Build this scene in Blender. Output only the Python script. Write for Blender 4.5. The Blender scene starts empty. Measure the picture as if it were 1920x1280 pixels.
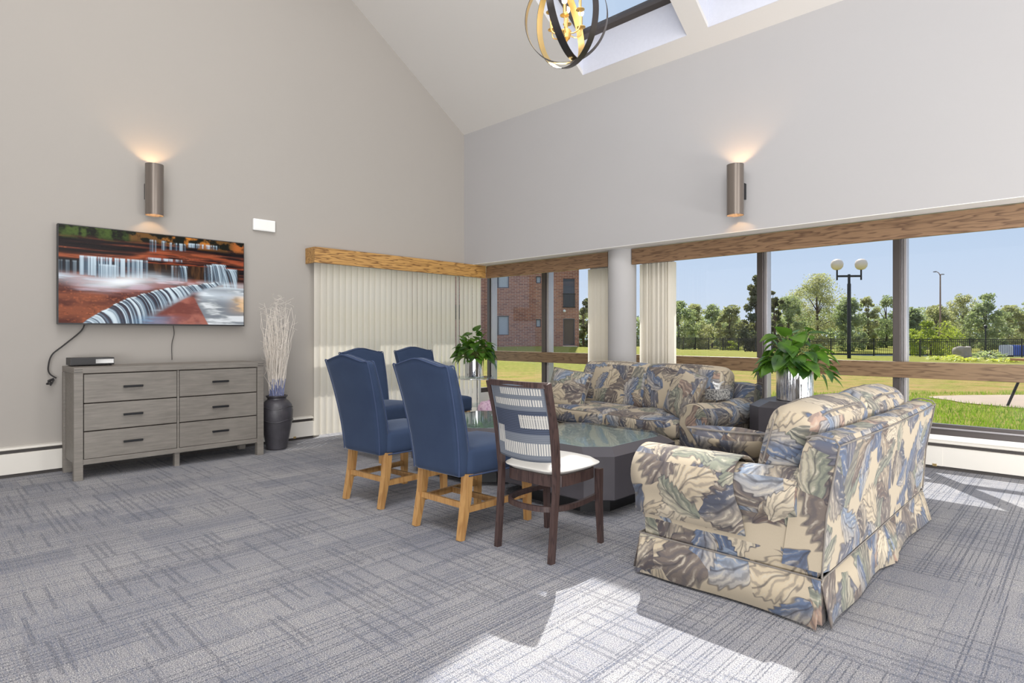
import bpy, bmesh, math, random
import numpy as np
from mathutils import Vector, Matrix, Euler, noise as mnoise
R = math.radians
PI = math.pi
C = bpy.context.scene.collection
scene = bpy.context.scene
random.seed(7)
rng = np.random.default_rng(11)

# ------------------------------------------------------------------ camera, world, sun, exposure
FPX = 1117.0; AZ = R(44.3); EYE = 1.17; HOR = 628.0
FW = Vector((-math.sin(AZ), math.cos(AZ), 0)); RT = Vector((math.cos(AZ), math.sin(AZ), 0))
cam_d = bpy.data.cameras.new('camera'); cam = bpy.data.objects.new('camera', cam_d); C.objects.link(cam)
cam.location = (0, 0, EYE); cam.rotation_euler = (R(90), 0, AZ)
cam_d.sensor_width = 36; cam_d.lens = FPX/1920*36; cam_d.shift_y = -(640-HOR)/1920; cam_d.clip_end = 5000; cam_d.clip_start = .05
scene.camera = cam
scene.view_settings.view_transform = 'Standard'; scene.view_settings.look = 'None'
scene.view_settings.exposure = 0.0; scene.view_settings.gamma = 1.0; scene.view_settings.use_curve_mapping = False

def at(u, d, z=0.0):                      # bearing (as a photo column) and distance -> place in the world
    p = FW*d + RT*((u-960)/FPX*d)
    return Vector((p.x, p.y, z))

world = bpy.data.worlds.new('world'); scene.world = world; world.use_nodes = True
wn = world.node_tree; wn.nodes.clear()
wo = wn.nodes.new('ShaderNodeOutputWorld'); wb = wn.nodes.new('ShaderNodeBackground')
wt = wn.nodes.new('ShaderNodeTexCoord'); ws = wn.nodes.new('ShaderNodeSeparateXYZ'); wr = wn.nodes.new('ShaderNodeValToRGB')
wn.links.new(wt.outputs['Generated'], ws.inputs[0]); wn.links.new(ws.outputs['Z'], wr.inputs[0])
wn.links.new(wr.outputs[0], wb.inputs[0]); wn.links.new(wb.outputs[0], wo.inputs[0])
e = wr.color_ramp.elements
e[0].position = 0.0; e[0].color = (.76, .82, .92, 1)
e[1].position = .22; e[1].color = (.53, .69, .91, 1)
k = e.new(.07); k.color = (.68, .78, .93, 1)
k = e.new(.8); k.color = (.68, .76, .88, 1)
wb.inputs[1].default_value = 1.05

SUNV = Vector((-.49, .66, 1)).normalized()
sun_d = bpy.data.lights.new('sun', 'SUN'); sun_d.energy = 9.0; sun_d.angle = R(.6); sun_d.color = (1, .94, .85)
sun = bpy.data.objects.new('sun', sun_d); C.objects.link(sun); sun.rotation_euler = SUNV.to_track_quat('Z', 'Y').to_euler()

def area(name, loc, target, sx, sy, energy, col=(1, 1, 1)):
    d = bpy.data.lights.new(name, 'AREA'); d.shape = 'RECTANGLE'; d.size = sx; d.size_y = sy; d.energy = energy; d.color = col
    o = bpy.data.objects.new(name, d); C.objects.link(o); o.location = loc
    o.rotation_euler = (Vector(loc)-Vector(target)).to_track_quat('Z', 'Y').to_euler(); return o
area('fill_light_back', (1.6, -3.0, 4.2), (-3.4, 3.6, 1.2), 6, 3.5, 200, (1, .98, .95))  # out-of-view fill lights added to brighten the room, not actual fixtures
area('fill_light_right', (5.2, 2.0, 3.4), (-4, 3.2, 1.4), 5, 3.5, 160, (1, .98, .96))
area('fill_light_ridge', (-1.0, .6, 6.6), (-1.6, 2.4, 0), 6, 2.5, 330, (.98, .98, 1))
area('fill_light_low', (1.8, -2.6, .6), (-3.6, 5.4, 3.6), 5, 1, 300, (.98, .985, 1))
area('fill_light_window_side', (3.0, 4.0, .35), (-2.6, 5.7, 2.8), 2.4, .8, 180, (1, .98, .95))  # added fill, low and out of view, to brighten the soffit

# ------------------------------------------------------------------ object helpers
def link(o, parent=None):
    C.objects.link(o)
    if parent is not None: o.parent = parent
    return o
def obj(name, bm, mat=None, parent=None, smooth=35, loc=None, rot=None):
    me = bpy.data.meshes.new(name)
    bmesh.ops.recalc_face_normals(bm, faces=bm.faces)
    if smooth:
        for f in bm.faces: f.smooth = True
    bm.to_mesh(me); bm.free()
    if smooth: me.set_sharp_from_angle(angle=R(smooth))
    if mat: me.materials.append(mat)
    o = bpy.data.objects.new(name, me); link(o, parent)
    if loc: o.location = loc
    if rot: o.rotation_euler = rot
    return o
def raw(name, verts, faces, mat=None, parent=None, smooth=False):
    me = bpy.data.meshes.new(name); me.from_pydata(verts, [], faces)
    if mat: me.materials.append(mat)
    if smooth: me.polygons.foreach_set('use_smooth', [True]*len(me.polygons))
    me.update()
    return link(bpy.data.objects.new(name, me), parent)
def thing(name, label, cat, loc=(0, 0, 0), rz=0, group=None):
    o = bpy.data.objects.new(name, None); o.empty_display_size = .1; C.objects.link(o)
    o.location = loc; o.rotation_euler = (0, 0, rz); o['label'] = label; o['category'] = cat
    if group: o['group'] = group
    return o
def tag(o, label, cat, group=None, kind=None):
    o['label'] = label; o['category'] = cat
    if group: o['group'] = group
    if kind: o['kind'] = kind
    return o
def struct(o, label=None, cat=None):
    o['kind'] = 'structure'
    if label: o['label'] = label; o['category'] = cat
    return o
def dup(root, loc, rz, label, group=None):
    r = root.copy(); C.objects.link(r); r.location = loc; r.rotation_euler = (0, 0, rz); r['label'] = label
    if group: r['group'] = group
    for ch in list(root.children):
        c = ch.copy(); C.objects.link(c); c.parent = r
        for g in ch.children:
            d = g.copy(); C.objects.link(d); d.parent = c
    return r
# ------------------------------------------------------------------ shape helpers
def box(bm, x0, x1, y0, y1, z0, z1, bev=0, seg=2, mat=None):
    m = Matrix.Translation(((x0+x1)/2, (y0+y1)/2, (z0+z1)/2)) @ Matrix.Diagonal((abs(x1-x0), abs(y1-y0), abs(z1-z0), 1))
    if mat is not None: m = mat @ m
    g = bmesh.ops.create_cube(bm, size=1, matrix=m)
    if bev:
        es = list({e for v in g['verts'] for e in v.link_edges})
        bmesh.ops.bevel(bm, geom=es, offset=bev, segments=seg, affect='EDGES', profile=.5)
    return bm
def Box(*a, **k):
    return box(bmesh.new(), *a, **k)
def prism(bm, pts, axis, a0, a1, bev=0, seg=2):
    """polygon pts extruded along axis ('x','y','z')"""
    def mk(p, a):
        return {'x': (a, p[0], p[1]), 'y': (p[0], a, p[1]), 'z': (p[0], p[1], a)}[axis]
    v0 = [bm.verts.new(mk(p, a0)) for p in pts]; v1 = [bm.verts.new(mk(p, a1)) for p in pts]
    n = len(pts); fs = [bm.faces.new(v0), bm.faces.new(v1[::-1])]
    for i in range(n): fs.append(bm.faces.new((v0[i], v0[(i+1) % n], v1[(i+1) % n], v1[i])))
    if bev:
        es = [e for e in fs[0].edges] + [e for e in fs[1].edges]
        bmesh.ops.bevel(bm, geom=es, offset=bev, segments=seg, affect='EDGES', profile=.5)
    return bm
def tube(bm, pts, r, n=8, closed=False, caps=True):
    pts = [Vector(p) for p in pts]; m = len(pts); rs = r if isinstance(r, (list, tuple)) else [r]*m
    rings = []; up = None
    for i, p in enumerate(pts):
        a = pts[(i-1) % m] if (closed or i > 0) else p; b = pts[(i+1) % m] if (closed or i < m-1) else p
        t = (b-a).normalized()
        if up is None:
            up = Vector((0, 0, 1)) if abs(t.z) < .9 else Vector((1, 0, 0))
        s = t.cross(up)
        if s.length < 1e-4: s = t.cross(Vector((0, 1, .1)))
        s.normalize(); up = s.cross(t).normalized()
        rings.append([bm.verts.new(p + (s*math.cos(2*PI*j/n) + up*math.sin(2*PI*j/n))*rs[i]) for j in range(n)])
    for i in range(m if closed else m-1):
        A = rings[i]; B = rings[(i+1) % m]
        for j in range(n): bm.faces.new((A[j], A[(j+1) % n], B[(j+1) % n], B[j]))
    if caps and not closed:
        bm.faces.new(rings[0][::-1]); bm.faces.new(rings[-1])
    return bm
def Tube(*a, **k): return tube(bmesh.new(), *a, **k)
def lathe(bm, prof, n=32, c=(0, 0, 0), cap=True):
    rings = []
    for r, z in prof:
        rings.append([bm.verts.new((c[0]+r*math.cos(2*PI*j/n), c[1]+r*math.sin(2*PI*j/n), c[2]+z)) for j in range(n)])
    for A, B in zip(rings, rings[1:]):
        for j in range(n): bm.faces.new((A[j], A[(j+1) % n], B[(j+1) % n], B[j]))
    if cap:
        bm.faces.new(rings[0][::-1]); bm.faces.new(rings[-1])
    return bm
def Lathe(*a, **k): return lathe(bmesh.new(), *a, **k)
def sweep_rect(bm, pts, w, h, up=(0, 0, 1)):
    """rectangular bar (w across, h along up) through pts"""
    pts = [Vector(p) for p in pts]; up = Vector(up); rings = []
    for i, p in enumerate(pts):
        a = pts[max(i-1, 0)]; b = pts[min(i+1, len(pts)-1)]; t = (b-a).normalized()
        s = t.cross(up).normalized(); u2 = s.cross(t).normalized()
        ww = w[i] if isinstance(w, (list, tuple)) else w; hh = h[i] if isinstance(h, (list, tuple)) else h
        rings.append([bm.verts.new(p + s*ww/2*sx + u2*hh/2*sy) for sx, sy in ((-1, -1), (1, -1), (1, 1), (-1, 1))])
    for A, B in zip(rings, rings[1:]):
        for j in range(4): bm.faces.new((A[j], A[(j+1) % 4], B[(j+1) % 4], B[j]))
    bm.faces.new(rings[0][::-1]); bm.faces.new(rings[-1]); return bm
def smoothpath(pts, k=6):
    pts = [Vector(p) for p in pts]; out = []
    n = len(pts)
    for i in range(n-1):
        p0 = pts[max(i-1, 0)]; p1 = pts[i]; p2 = pts[i+1]; p3 = pts[min(i+2, n-1)]
        for j in range(k):
            t = j/k
            out.append(.5*((2*p1)+(-p0+p2)*t+(2*p0-5*p1+4*p2-p3)*t*t+(-p0+3*p1-3*p2+p3)*t**3))
    out.append(pts[-1]); return out
def rbox(bm, sx, sy, sz, r, nx=10, ny=10, nz=6, f=None, M=None):
    """rounded box centred at 0 on an even grid, optional deform f(p, unit) and placement M"""
    vs = {}
    h = Vector((sx/2, sy/2, sz/2))
    def get(i, j, k):
        key = (i, j, k)
        if key not in vs:
            u = Vector((2*i/nx-1, 2*j/ny-1, 2*k/nz-1))
            p = Vector((u.x*h.x, u.y*h.y, u.z*h.z))
            q = Vector([max(-(h[a]-r), min(h[a]-r, p[a])) for a in range(3)])
            d = p-q
            if d.length > 1e-9: p = q + d.normalized()*min(r, d.length) if d.length > r else p
            if f: p = f(p, u)
            vs[key] = bm.verts.new(M @ p if M is not None else p)
        return vs[key]
    for i in range(nx):
        for j in range(ny):
            for k in (0, nz): bm.faces.new((get(i, j, k), get(i+1, j, k), get(i+1, j+1, k), get(i, j+1, k)))
    for i in range(nx):
        for k in range(nz):
            for j in (0, ny): bm.faces.new((get(i, j, k), get(i+1, j, k), get(i+1, j, k+1), get(i, j, k+1)))
    for j in range(ny):
        for k in range(nz):
            for i in (0, nx): bm.faces.new((get(i, j, k), get(i, j+1, k), get(i, j+1, k+1), get(i, j, k+1)))
    return bm
def boxuv(o, scale=1.0, off=(0, 0)):
    """box-projected UV map in metres"""
    me = o.data; uvl = me.uv_layers.new(name='UVMap')
    for p in me.polygons:
        n = p.normal; ax = max(range(3), key=lambda a: abs(n[a]))
        for li in p.loop_indices:
            v = me.vertices[me.loops[li].vertex_index].co
            uv = (v.y+off[0], v.z+off[1]) if ax == 0 else (v.x+off[0]+3.1, v.z+off[1]) if ax == 1 else (v.x+off[0]+3.1, v.y+off[1]+5.7)
            uvl.data[li].uv = (uv[0]*scale, uv[1]*scale)
    return o
# ------------------------------------------------------------------ materials
class G:
    """tiny node-graph writer"""
    def __init__(s, name):
        s.m = bpy.data.materials.new(name); s.m.use_nodes = True; s.t = s.m.node_tree
        s.b = s.t.nodes['Principled BSDF']; s.o = s.t.nodes['Material Output']
    def n(s, typ, out=0, props=None, **ins):
        nd = s.t.nodes.new('ShaderNode'+typ)
        for k, v in (props or {}).items(): setattr(nd, k, v)
        for k, v in ins.items():
            key = int(k[1:]) if k[0] == 'i' and k[1:].isdigit() else k.replace('_', ' ')
            s.set(nd.inputs[key], v)
        return nd.outputs[out] if out is not None else nd
    def set(s, sock, v):
        if isinstance(v, bpy.types.NodeSocket): s.t.links.new(v, sock)
        elif isinstance(v, bpy.types.Node): s.t.links.new(v.outputs[0], sock)
        else:
            if sock.type == 'RGBA' and len(v) == 3: v = (*v, 1)
            sock.default_value = v
    def math(s, op, a, b=0.0, c=None):
        k = dict(i0=a, i1=b)
        if c is not None: k['i2'] = c
        return s.n('Math', props={'operation': op}, **k)
    def vmath(s, op, a, b=(0, 0, 0)):
        return s.n('VectorMath', props={'operation': op}, i0=a, i1=b)
    def noise(s, vec, scale, detail=3, rough=.5, out=0, dims='3D'):
        return s.n('TexNoise', out, {'noise_dimensions': dims}, Vector=vec, Scale=scale, Detail=detail, Roughness=rough)
    def ramp(s, fac, stops, interp='LINEAR'):
        nd = s.t.nodes.new('ShaderNodeValToRGB'); cr = nd.color_ramp; cr.interpolation = interp
        while len(cr.elements) < len(stops): cr.elements.new(.5)
        for el, (p, c) in zip(cr.elements, stops):
            el.position = p; el.color = (c, c, c, 1) if isinstance(c, (int, float)) else (*c, 1)
        s.set(nd.inputs[0], fac); return nd.outputs[0]
    def mix(s, fac, a, b, mode='MIX'):
        nd = s.t.nodes.new('ShaderNodeMix'); nd.data_type = 'RGBA'; nd.blend_type = mode
        s.set(nd.inputs[0], fac); s.set(nd.inputs[6], a); s.set(nd.inputs[7], b); return nd.outputs[2]
    def step(s, v, lo, hi):
        return s.n('MapRange', i0=v, i1=lo, i2=hi)
    def map(s, vec, scale=(1, 1, 1), loc=(0, 0, 0), rot=(0, 0, 0)):
        return s.n('Mapping', Vector=vec, Scale=scale, Location=loc, Rotation=rot)
    def gen(s, which='Object'):
        return s.n('TexCoord', which)
    def bump(s, h, strength=.3, dist=.01):
        s.set(s.b.inputs['Normal'], s.n('Bump', Height=h, Strength=strength, Distance=dist))
    def P(s, **k):
        for a, v in k.items(): s.set(s.b.inputs[a.replace('_', ' ')], v)
        return s
def lin(r, g, b):
    f = lambda c: (c/255/12.92) if c/255 <= .04045 else ((c/255+.055)/1.055)**2.4
    return (f(r), f(g), f(b))
def simple(name, col, rough=.5, metal=0.0, spec=.5, var=.06, scale=8, bump=0, bs=60):
    g = G(name); tc = g.gen()
    nz = g.noise(tc, scale, 3)
    c = g.mix(nz, tuple(x*(1-var) for x in col), tuple(min(1, x*(1+var)) for x in col))
    g.P(Base_Color=c, Roughness=rough, Metallic=metal); g.b.inputs['Specular IOR Level'].default_value = spec
    if bump: g.bump(g.noise(tc, bs, 4), bump, .004)
    return g.m
def emit(name, col, strength):
    g = G(name); g.P(Base_Color=col, Roughness=.5); g.b.inputs['Emission Color'].default_value = (*col, 1)
    g.b.inputs['Emission Strength'].default_value = strength; return g.m
M = {}
M['wall'] = simple('wall_paint', lin(163, 158, 152), .85, var=.012, scale=2, spec=.2, bump=.04, bs=220)
M['wall2'] = simple('wall_paint_grey', lin(172, 170, 170), .85, var=.012, scale=2, spec=.2, bump=.04, bs=220)
M['ceil'] = simple('ceiling_paint', lin(214, 211, 207), .9, var=.01, scale=2, spec=.2)
M['well'] = simple('skylight_plaster', lin(206, 208, 218), .9, var=.04, scale=30, spec=.2, bump=.5, bs=90)
M['white'] = simple('white_paint', lin(232, 230, 226), .55, var=.02)
M['plastic'] = simple('white_plastic', lin(238, 238, 236), .35, var=.01)
M['heater'] = simple('heater_enamel', lin(212, 208, 200), .4, var=.02)
M['heaterdark'] = simple('heater_slot', lin(60, 56, 54), .6)
M['bronze'] = simple('bronze_aluminium', lin(98, 92, 90), .38, .6, var=.04)
M['alu'] = simple('light_aluminium', lin(178, 174, 176), .35, .6, var=.03)
M['black'] = simple('black_plastic', lin(32, 32, 34), .4)
M['blackmetal'] = simple('black_metal', lin(26, 27, 30), .5, .3)
M['rubber'] = simple('cable_rubber', lin(40, 38, 38), .6)
M['sconce'] = simple('sconce_bronze', lin(120, 111, 104), .2, .45, var=.03)
M['gold'] = simple('brushed_gold', lin(216, 188, 130), .3, .9, var=.05)
M['ring'] = simple('dark_pewter', lin(82, 78, 78), .32, .85, var=.1)
M['chrome'] = simple('chrome', lin(222, 224, 228), .08, 1, var=.02)
M['vinyl'] = simple('white_vinyl', lin(226, 223, 216), .42, var=.02, bump=.06, bs=300)
M['darkwood'] = simple('espresso_wood', lin(74, 58, 54), .38, var=.15, scale=20)
M['tissue'] = simple('tissue_paper', lin(240, 240, 240), .9)
M['soil'] = simple('potting_soil', lin(60, 46, 36), .95, var=.4, scale=60, bump=.6)
M['twig'] = simple('pale_twig', lin(222, 214, 204), .8, var=.15)
M['twigblue'] = simple('blue_twig', lin(120, 128, 168), .8, var=.2)
M['globe'] = simple('globe_glass', lin(222, 206, 192), .3, var=.03)
M['rock'] = simple('granite_block', lin(150, 140, 132), .9, var=.25, scale=6, bump=.8, bs=12)
M['concrete'] = simple('concrete_path', lin(214, 196, 180), .9, var=.08, scale=3)
M['bulb'] = emit('bulb_glow', (1, .86, .70), 3.2)
M['sconceglow'] = emit('sconce_inner_glow', (1, .56, .20), 2.2)

def wood(name, c1, c2, axis='x', sc=1.0, rough=.42):
    g = G(name); tc = g.gen()
    s = {'x': (.9, 9, 9), 'y': (9, .9, 9), 'z': (9, 9, .9)}[axis]
    v = g.map(tc, tuple(a*sc for a in s))
    w = g.noise(v, 1.3, 3, .55)
    rings = g.math('FRACT', g.math('MULTIPLY', w, 9.0))
    rr = g.ramp(rings, [(0, 0.0), (.5, .12), (.86, .95), (1, 0.0)])
    fine = g.noise(g.map(tc, tuple(a*sc*6 for a in s)), 3, 3)
    c = g.mix(rr, c1, c2); c = g.mix(g.math('MULTIPLY', fine, .45), c, tuple(x*.55 for x in c2))
    g.P(Base_Color=c, Roughness=rough); g.bump(fine, .12, .002); return g.m
M['oak'] = wood('oak_valance', lin(204, 158, 92), lin(112, 74, 38), 'y')
M['oakx'] = wood('oak_valance_dark', lin(154, 122, 92), lin(100, 74, 54), 'x')
M['oakrail'] = wood('oak_rail', lin(144, 118, 90), lin(98, 76, 56), 'x')
M['leg'] = wood('honey_beech', lin(188, 146, 92), lin(158, 114, 66), 'z', .8)
M['darkframe'] = wood('dark_chair_wood', lin(82, 64, 60), lin(50, 38, 38), 'z', 1.4, .35)
M['table'] = simple('charcoal_laminate', lin(78, 75, 80), .34, var=.06, scale=14, bump=.04, bs=200)

def grey_wood():
    g = G('weathered_grey_wood'); tc = g.gen()
    fine = g.noise(g.map(tc, (12, 1.2, 14)), 5, 5, .6); big = g.noise(tc, 3.5, 3)
    c = g.ramp(fine, [(.3, lin(96, 91, 85)), (.7, lin(126, 120, 113))])
    c = g.mix(g.math('MULTIPLY', big, .55), c, lin(142, 137, 129)); g.P(Base_Color=c, Roughness=.5); g.bump(fine, .1, .002); return g.m
M['greywood'] = grey_wood()
def velvet():
    g = G('blue_microsuede'); tc = g.gen()
    nz = g.noise(tc, 5, 4); fine = g.noise(tc, 260, 2)
    c = g.mix(nz, lin(44, 56, 80), lin(60, 74, 98)); c = g.mix(g.math('MULTIPLY', fine, .3), c, lin(36, 50, 78))
    g.P(Base_Color=c, Roughness=.9, Sheen_Weight=.32, Sheen_Roughness=.35, Sheen_Tint=(.7, .8, 1, 1)); g.b.inputs['Specular IOR Level'].default_value = .15
    g.bump(fine, .12, .002); return g.m
M['velvet'] = velvet()
M['velvetpipe'] = simple('blue_piping', lin(54, 68, 98), .85, var=.05)

def carpet():
    g = G('patterned_carpet'); tc = g.gen()
    sep = g.n('SeparateXYZ', None, i0=tc); X, Y = sep.outputs[0], sep.outputs[1]
    vec = g.vmath('MULTIPLY', tc, (1, 1, 0))
    # heathered base
    sp = g.noise(vec, 230, 2, .6); big = g.noise(vec, 1.6, 3); mid = g.noise(vec, 36, 3, .7)
    c = g.ramp(sp, [(.32, lin(86, 87, 94)), (.5, lin(148, 147, 150)), (.68, lin(214, 211, 207))])
    tile = g.n('TexWhiteNoise', 0, {'noise_dimensions': '2D'}, Vector=g.n('CombineXYZ', i0=g.math('FLOOR', g.math('MULTIPLY', X, 4.2)), i1=g.math('FLOOR', g.math('MULTIPLY', Y, 3.1))))
    c = g.mix(g.math('MULTIPLY', g.step(big, .38, .62), .22), c, lin(104, 108, 122)); c = g.mix(g.math('MULTIPLY', g.step(tile, .45, 1.0), .30), c, lin(102, 106, 120))
    # thin woven lines in both directions, broken up in rectangles
    def lines(u, v, nu, seed, dens, breakv, breaku, wd=.21):
        cell = g.math('FLOOR', g.math('MULTIPLY', u, nu)); fr = g.math('FRACT', g.math('MULTIPLY', u, nu))
        seg = g.math('FLOOR', g.math('ADD', g.math('MULTIPLY', v, breakv), g.n('TexWhiteNoise', 0, {'noise_dimensions': '1D'}, W=g.math('FLOOR', g.math('MULTIPLY', u, breaku)))))
        blk = g.n('TexWhiteNoise', 0, {'noise_dimensions': '2D'}, Vector=g.n('CombineXYZ', i0=g.math('FLOOR', g.math('MULTIPLY', u, breaku)), i1=g.math('ADD', seg, seed)))
        rnd = g.n('TexWhiteNoise', 0, {'noise_dimensions': '2D'}, Vector=g.n('CombineXYZ', i0=g.math('ADD', cell, seed), i1=seg))
        on = g.math('LESS_THAN', rnd, g.math('MULTIPLY', blk, dens))
        prof = g.math('LESS_THAN', g.math('ABSOLUTE', g.math('SUBTRACT', fr, .5)), wd)
        return g.math('MULTIPLY', on, prof)
    wob = g.math('MULTIPLY', g.math('SUBTRACT', g.noise(vec, 130, 2), .5), .010)
    Xw = g.math('ADD', X, wob); Yw = g.math('ADD', Y, wob)
    l1 = g.math('MAXIMUM', lines(Xw, Yw, 62.0, 3.0, .75, .55, 3.1, .17), lines(Xw, Yw, 38.0, 9.0, .5, .8, 2.3, .10)); l2 = lines(Yw, Xw, 27.0, 17.0, .62, 3.2, 3.3, .23)
    dash = g.step(g.noise(vec, 90, 1), .32, .5)
    ll = g.math('MULTIPLY', g.math('MAXIMUM', l1, g.math('MULTIPLY', l2, .62)), dash)
    c = g.mix(g.math('MULTIPLY', ll, .62), c, lin(70, 74, 88))
    l3 = lines(Xw, Yw, 74.0, 31.0, .8, 3.1, 3.0); l4 = lines(Yw, Xw, 74.0, 47.0, .8, 3.7, 3.4)
    c = g.mix(g.math('MULTIPLY', g.math('MULTIPLY', g.math('MAXIMUM', l3, l4), g.step(mid, .4, .55)), .32), c, lin(84, 96, 122))
    g.P(Base_Color=c, Roughness=1.0); g.b.inputs['Specular IOR Level'].default_value = .05
    g.bump(g.math('ADD', sp, g.math('MULTIPLY', ll, -.8)), .5, .006); return g.m
M['carpet'] = carpet()

def floral(name='floral_fabric', sc=3.9, dark=1.0):
    g = G(name); uv = g.gen('UV'); wv = g.noise(uv, 5, 2, .5, 1)
    uv = g.vmath('ADD', g.vmath('MULTIPLY', uv, (sc, sc, 0)), g.vmath('MULTIPLY', g.vmath('SUBTRACT', wv, (.5, .5, .5)), (.45, .45, 0)))
    cream = tuple(x*dark for x in lin(196, 184, 163))
    thread = g.noise(g.map(uv, (60, 8, 1)), 3, 2)
    col = g.mix(g.math('MULTIPLY', thread, .5), cream, tuple(x*dark for x in lin(176, 162, 140)))
    pals = [[lin(98, 112, 138), lin(122, 112, 106), lin(140, 144, 130), lin(178, 152, 136)],
            [lin(92, 96, 110), lin(132, 146, 166), lin(196, 182, 158), lin(112, 98, 92)],
            [lin(106, 120, 146), lin(134, 138, 124), lin(98, 90, 90), lin(206, 194, 172)]]
    for i, (s, off, dens, L, Wd) in enumerate(((.92, (0, 0), .95, .74, .42), (1.12, (7.3, 2.9), .72, .72, .34), (1.4, (3.7, 11.1), .55, .74, .32))):
        p = g.vmath('ADD', g.vmath('MULTIPLY', uv, (s, s, 0)), (*off, 0))
        v = g.n('TexVoronoi', None, {'voronoi_dimensions': '2D', 'feature': 'F1'}, Vector=p, Scale=1.0, Randomness=.85)
        cs = g.n('SeparateColor', None, i0=v.outputs['Color'])
        loc = g.vmath('SUBTRACT', p, v.outputs['Position'])
        rt = g.n('VectorRotate', 0, {'rotation_type': 'Z_AXIS'}, Vector=loc, Angle=g.math('MULTIPLY', cs.outputs[0], 6.283))
        sp = g.n('SeparateXYZ', None, i0=rt); x = sp.outputs[0]
        y = g.math('ADD', sp.outputs[1], g.math('MULTIPLY', g.math('MULTIPLY', x, x), .35)); ay = g.math('ABSOLUTE', y)
        q = g.math('DIVIDE', x, L)
        w = g.math('MULTIPLY', g.math('SUBTRACT', 1.0, g.math('MULTIPLY', q, q)), Wd)
        ser = g.math('SINE', g.math('ADD', g.math('MULTIPLY', x, 26.0), g.math('MULTIPLY', ay, -30.0)))
        w = g.math('ADD', w, g.math('MULTIPLY', ser, .035))
        sd = g.math('SUBTRACT', w, ay)
        gate = g.math('LESS_THAN', cs.outputs[2], dens)
        mask = g.math('MULTIPLY', g.step(sd, 0.0, .02), gate)
        edge = g.math('MULTIPLY', g.math('SUBTRACT', 1.0, g.step(g.math('ABSOLUTE', sd), .008, .035)), gate)
        pal = pals[i]
        c1 = g.ramp(cs.outputs[1], [(0, pal[0]), (.32, pal[1]), (.56, pal[2]), (.8, pal[3])], 'CONSTANT')
        nn = g.noise(p, 4, 3)
        st = g.math('SINE', g.math('ADD', g.math('ADD', g.math('MULTIPLY', x, 15.0), g.math('MULTIPLY', ay, -40.0)), g.math('MULTIPLY', nn, 11.0)))
        c1 = g.mix(g.math('MULTIPLY', g.step(g.math('ADD', sp.outputs[1], g.math('MULTIPLY', nn, .3)), .0, .3), .55), c1, pal[(i+1) % 4])
        c2 = g.mix(g.math('MULTIPLY', g.step(st, .1, .9), .42), c1, tuple(a*.5 for a in lin(110, 112, 124)))
        c2 = g.mix(g.math('MULTIPLY', g.math('MULTIPLY', g.math('SUBTRACT', 1.0, g.step(st, -1.0, -.55)), g.step(nn, .42, .6)), .75), c2, lin(200, 192, 176))
        rib = g.math('SUBTRACT', 1.0, g.step(ay, .008, .026))
        c2 = g.mix(g.math('MULTIPLY', rib, .6), c2, lin(66, 64, 70))
        col = g.mix(mask, col, c2); col = g.mix(g.math('MULTIPLY', edge, .6), col, lin(70, 70, 78))
    fine = g.noise(g.map(uv, (90, 90, 1)), 2, 2); col = g.mix(1.0, col, (.80, .79, .78), 'MULTIPLY')
    g.P(Base_Color=col, Roughness=.88, Sheen_Weight=.1); g.b.inputs['Specular IOR Level'].default_value = .2
    g.bump(fine, .15, .002); return g.m
M['floral'] = floral()
M['piping'] = simple('sofa_piping', lin(120, 114, 108), .85, var=.3, scale=30)

def glass(name, tint=(1, 1, 1), refl=.06):
    g = G(name); t = g.t; t.nodes.remove(g.b)
    tr = t.nodes.new('ShaderNodeBsdfTransparent'); tr.inputs[0].default_value = (*tint, 1)
    gl = t.nodes.new('ShaderNodeBsdfGlossy'); gl.inputs['Roughness'].default_value = .01
    lw = t.nodes.new('ShaderNodeLayerWeight'); lw.inputs[0].default_value = .5
    mm = g.math('ADD', refl, g.math('MULTIPLY', g.math('POWER', lw.outputs[1], 5.0), .9))
    mx = t.nodes.new('ShaderNodeMixShader'); t.links.new(mm, mx.inputs[0]); t.links.new(tr.outputs[0], mx.inputs[1]); t.links.new(gl.outputs[0], mx.inputs[2])
    t.links.new(mx.outputs[0], g.o.inputs[0]); return g.m
M['glass'] = glass('window_glass', (.93, .95, .97), .03)
M['topglass'] = glass('table_glass', (.90, .96, .95), .08)
def blind():
    g = G('blind_fabric'); tc = g.gen(); t = g.t
    nz = g.noise(g.map(tc, (200, 200, 6)), 2, 2); c = g.mix(nz, lin(236, 231, 220), lin(220, 214, 202))
    g.P(Base_Color=c, Roughness=.8)
    tl = t.nodes.new('ShaderNodeBsdfTranslucent'); g.set(tl.inputs[0], c)
    mx = t.nodes.new('ShaderNodeMixShader'); mx.inputs[0].default_value = .38
    t.links.new(g.b.outputs[0], mx.inputs[1]); t.links.new(tl.outputs[0], mx.inputs[2]); t.links.new(mx.outputs[0], g.o.inputs[0]); return g.m
M['blind'] = blind()
def leafmat(name, c1, c2, tr=.35, scale=1.5, rough=.5):
    g = G(name); tc = g.gen(); t = g.t
    nz = g.noise(tc, scale, 3); c = g.mix(g.step(nz, .35, .65), c1, c2); g.P(Base_Color=c, Roughness=rough)
    tl = t.nodes.new('ShaderNodeBsdfTranslucent'); g.set(tl.inputs[0], g.mix(.5, c, (c2[0]*1.3, c2[1]*1.5, c2[2]*.6)))
    mx = t.nodes.new('ShaderNodeMixShader'); mx.inputs[0].default_value = tr
    t.links.new(g.b.outputs[0], mx.inputs[1]); t.links.new(tl.outputs[0], mx.inputs[2]); t.links.new(mx.outputs[0], g.o.inputs[0]); return g.m
M['pothos'] = leafmat('pothos_leaf', lin(36, 66, 36), lin(100, 142, 48), .38, 7, .35)
M['treeA'] = leafmat('tree_leaf_olive_hazed', lin(138, 142, 112), lin(182, 176, 142), .5, .25)  # leaf colour paled to stand in for distance haze
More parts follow.
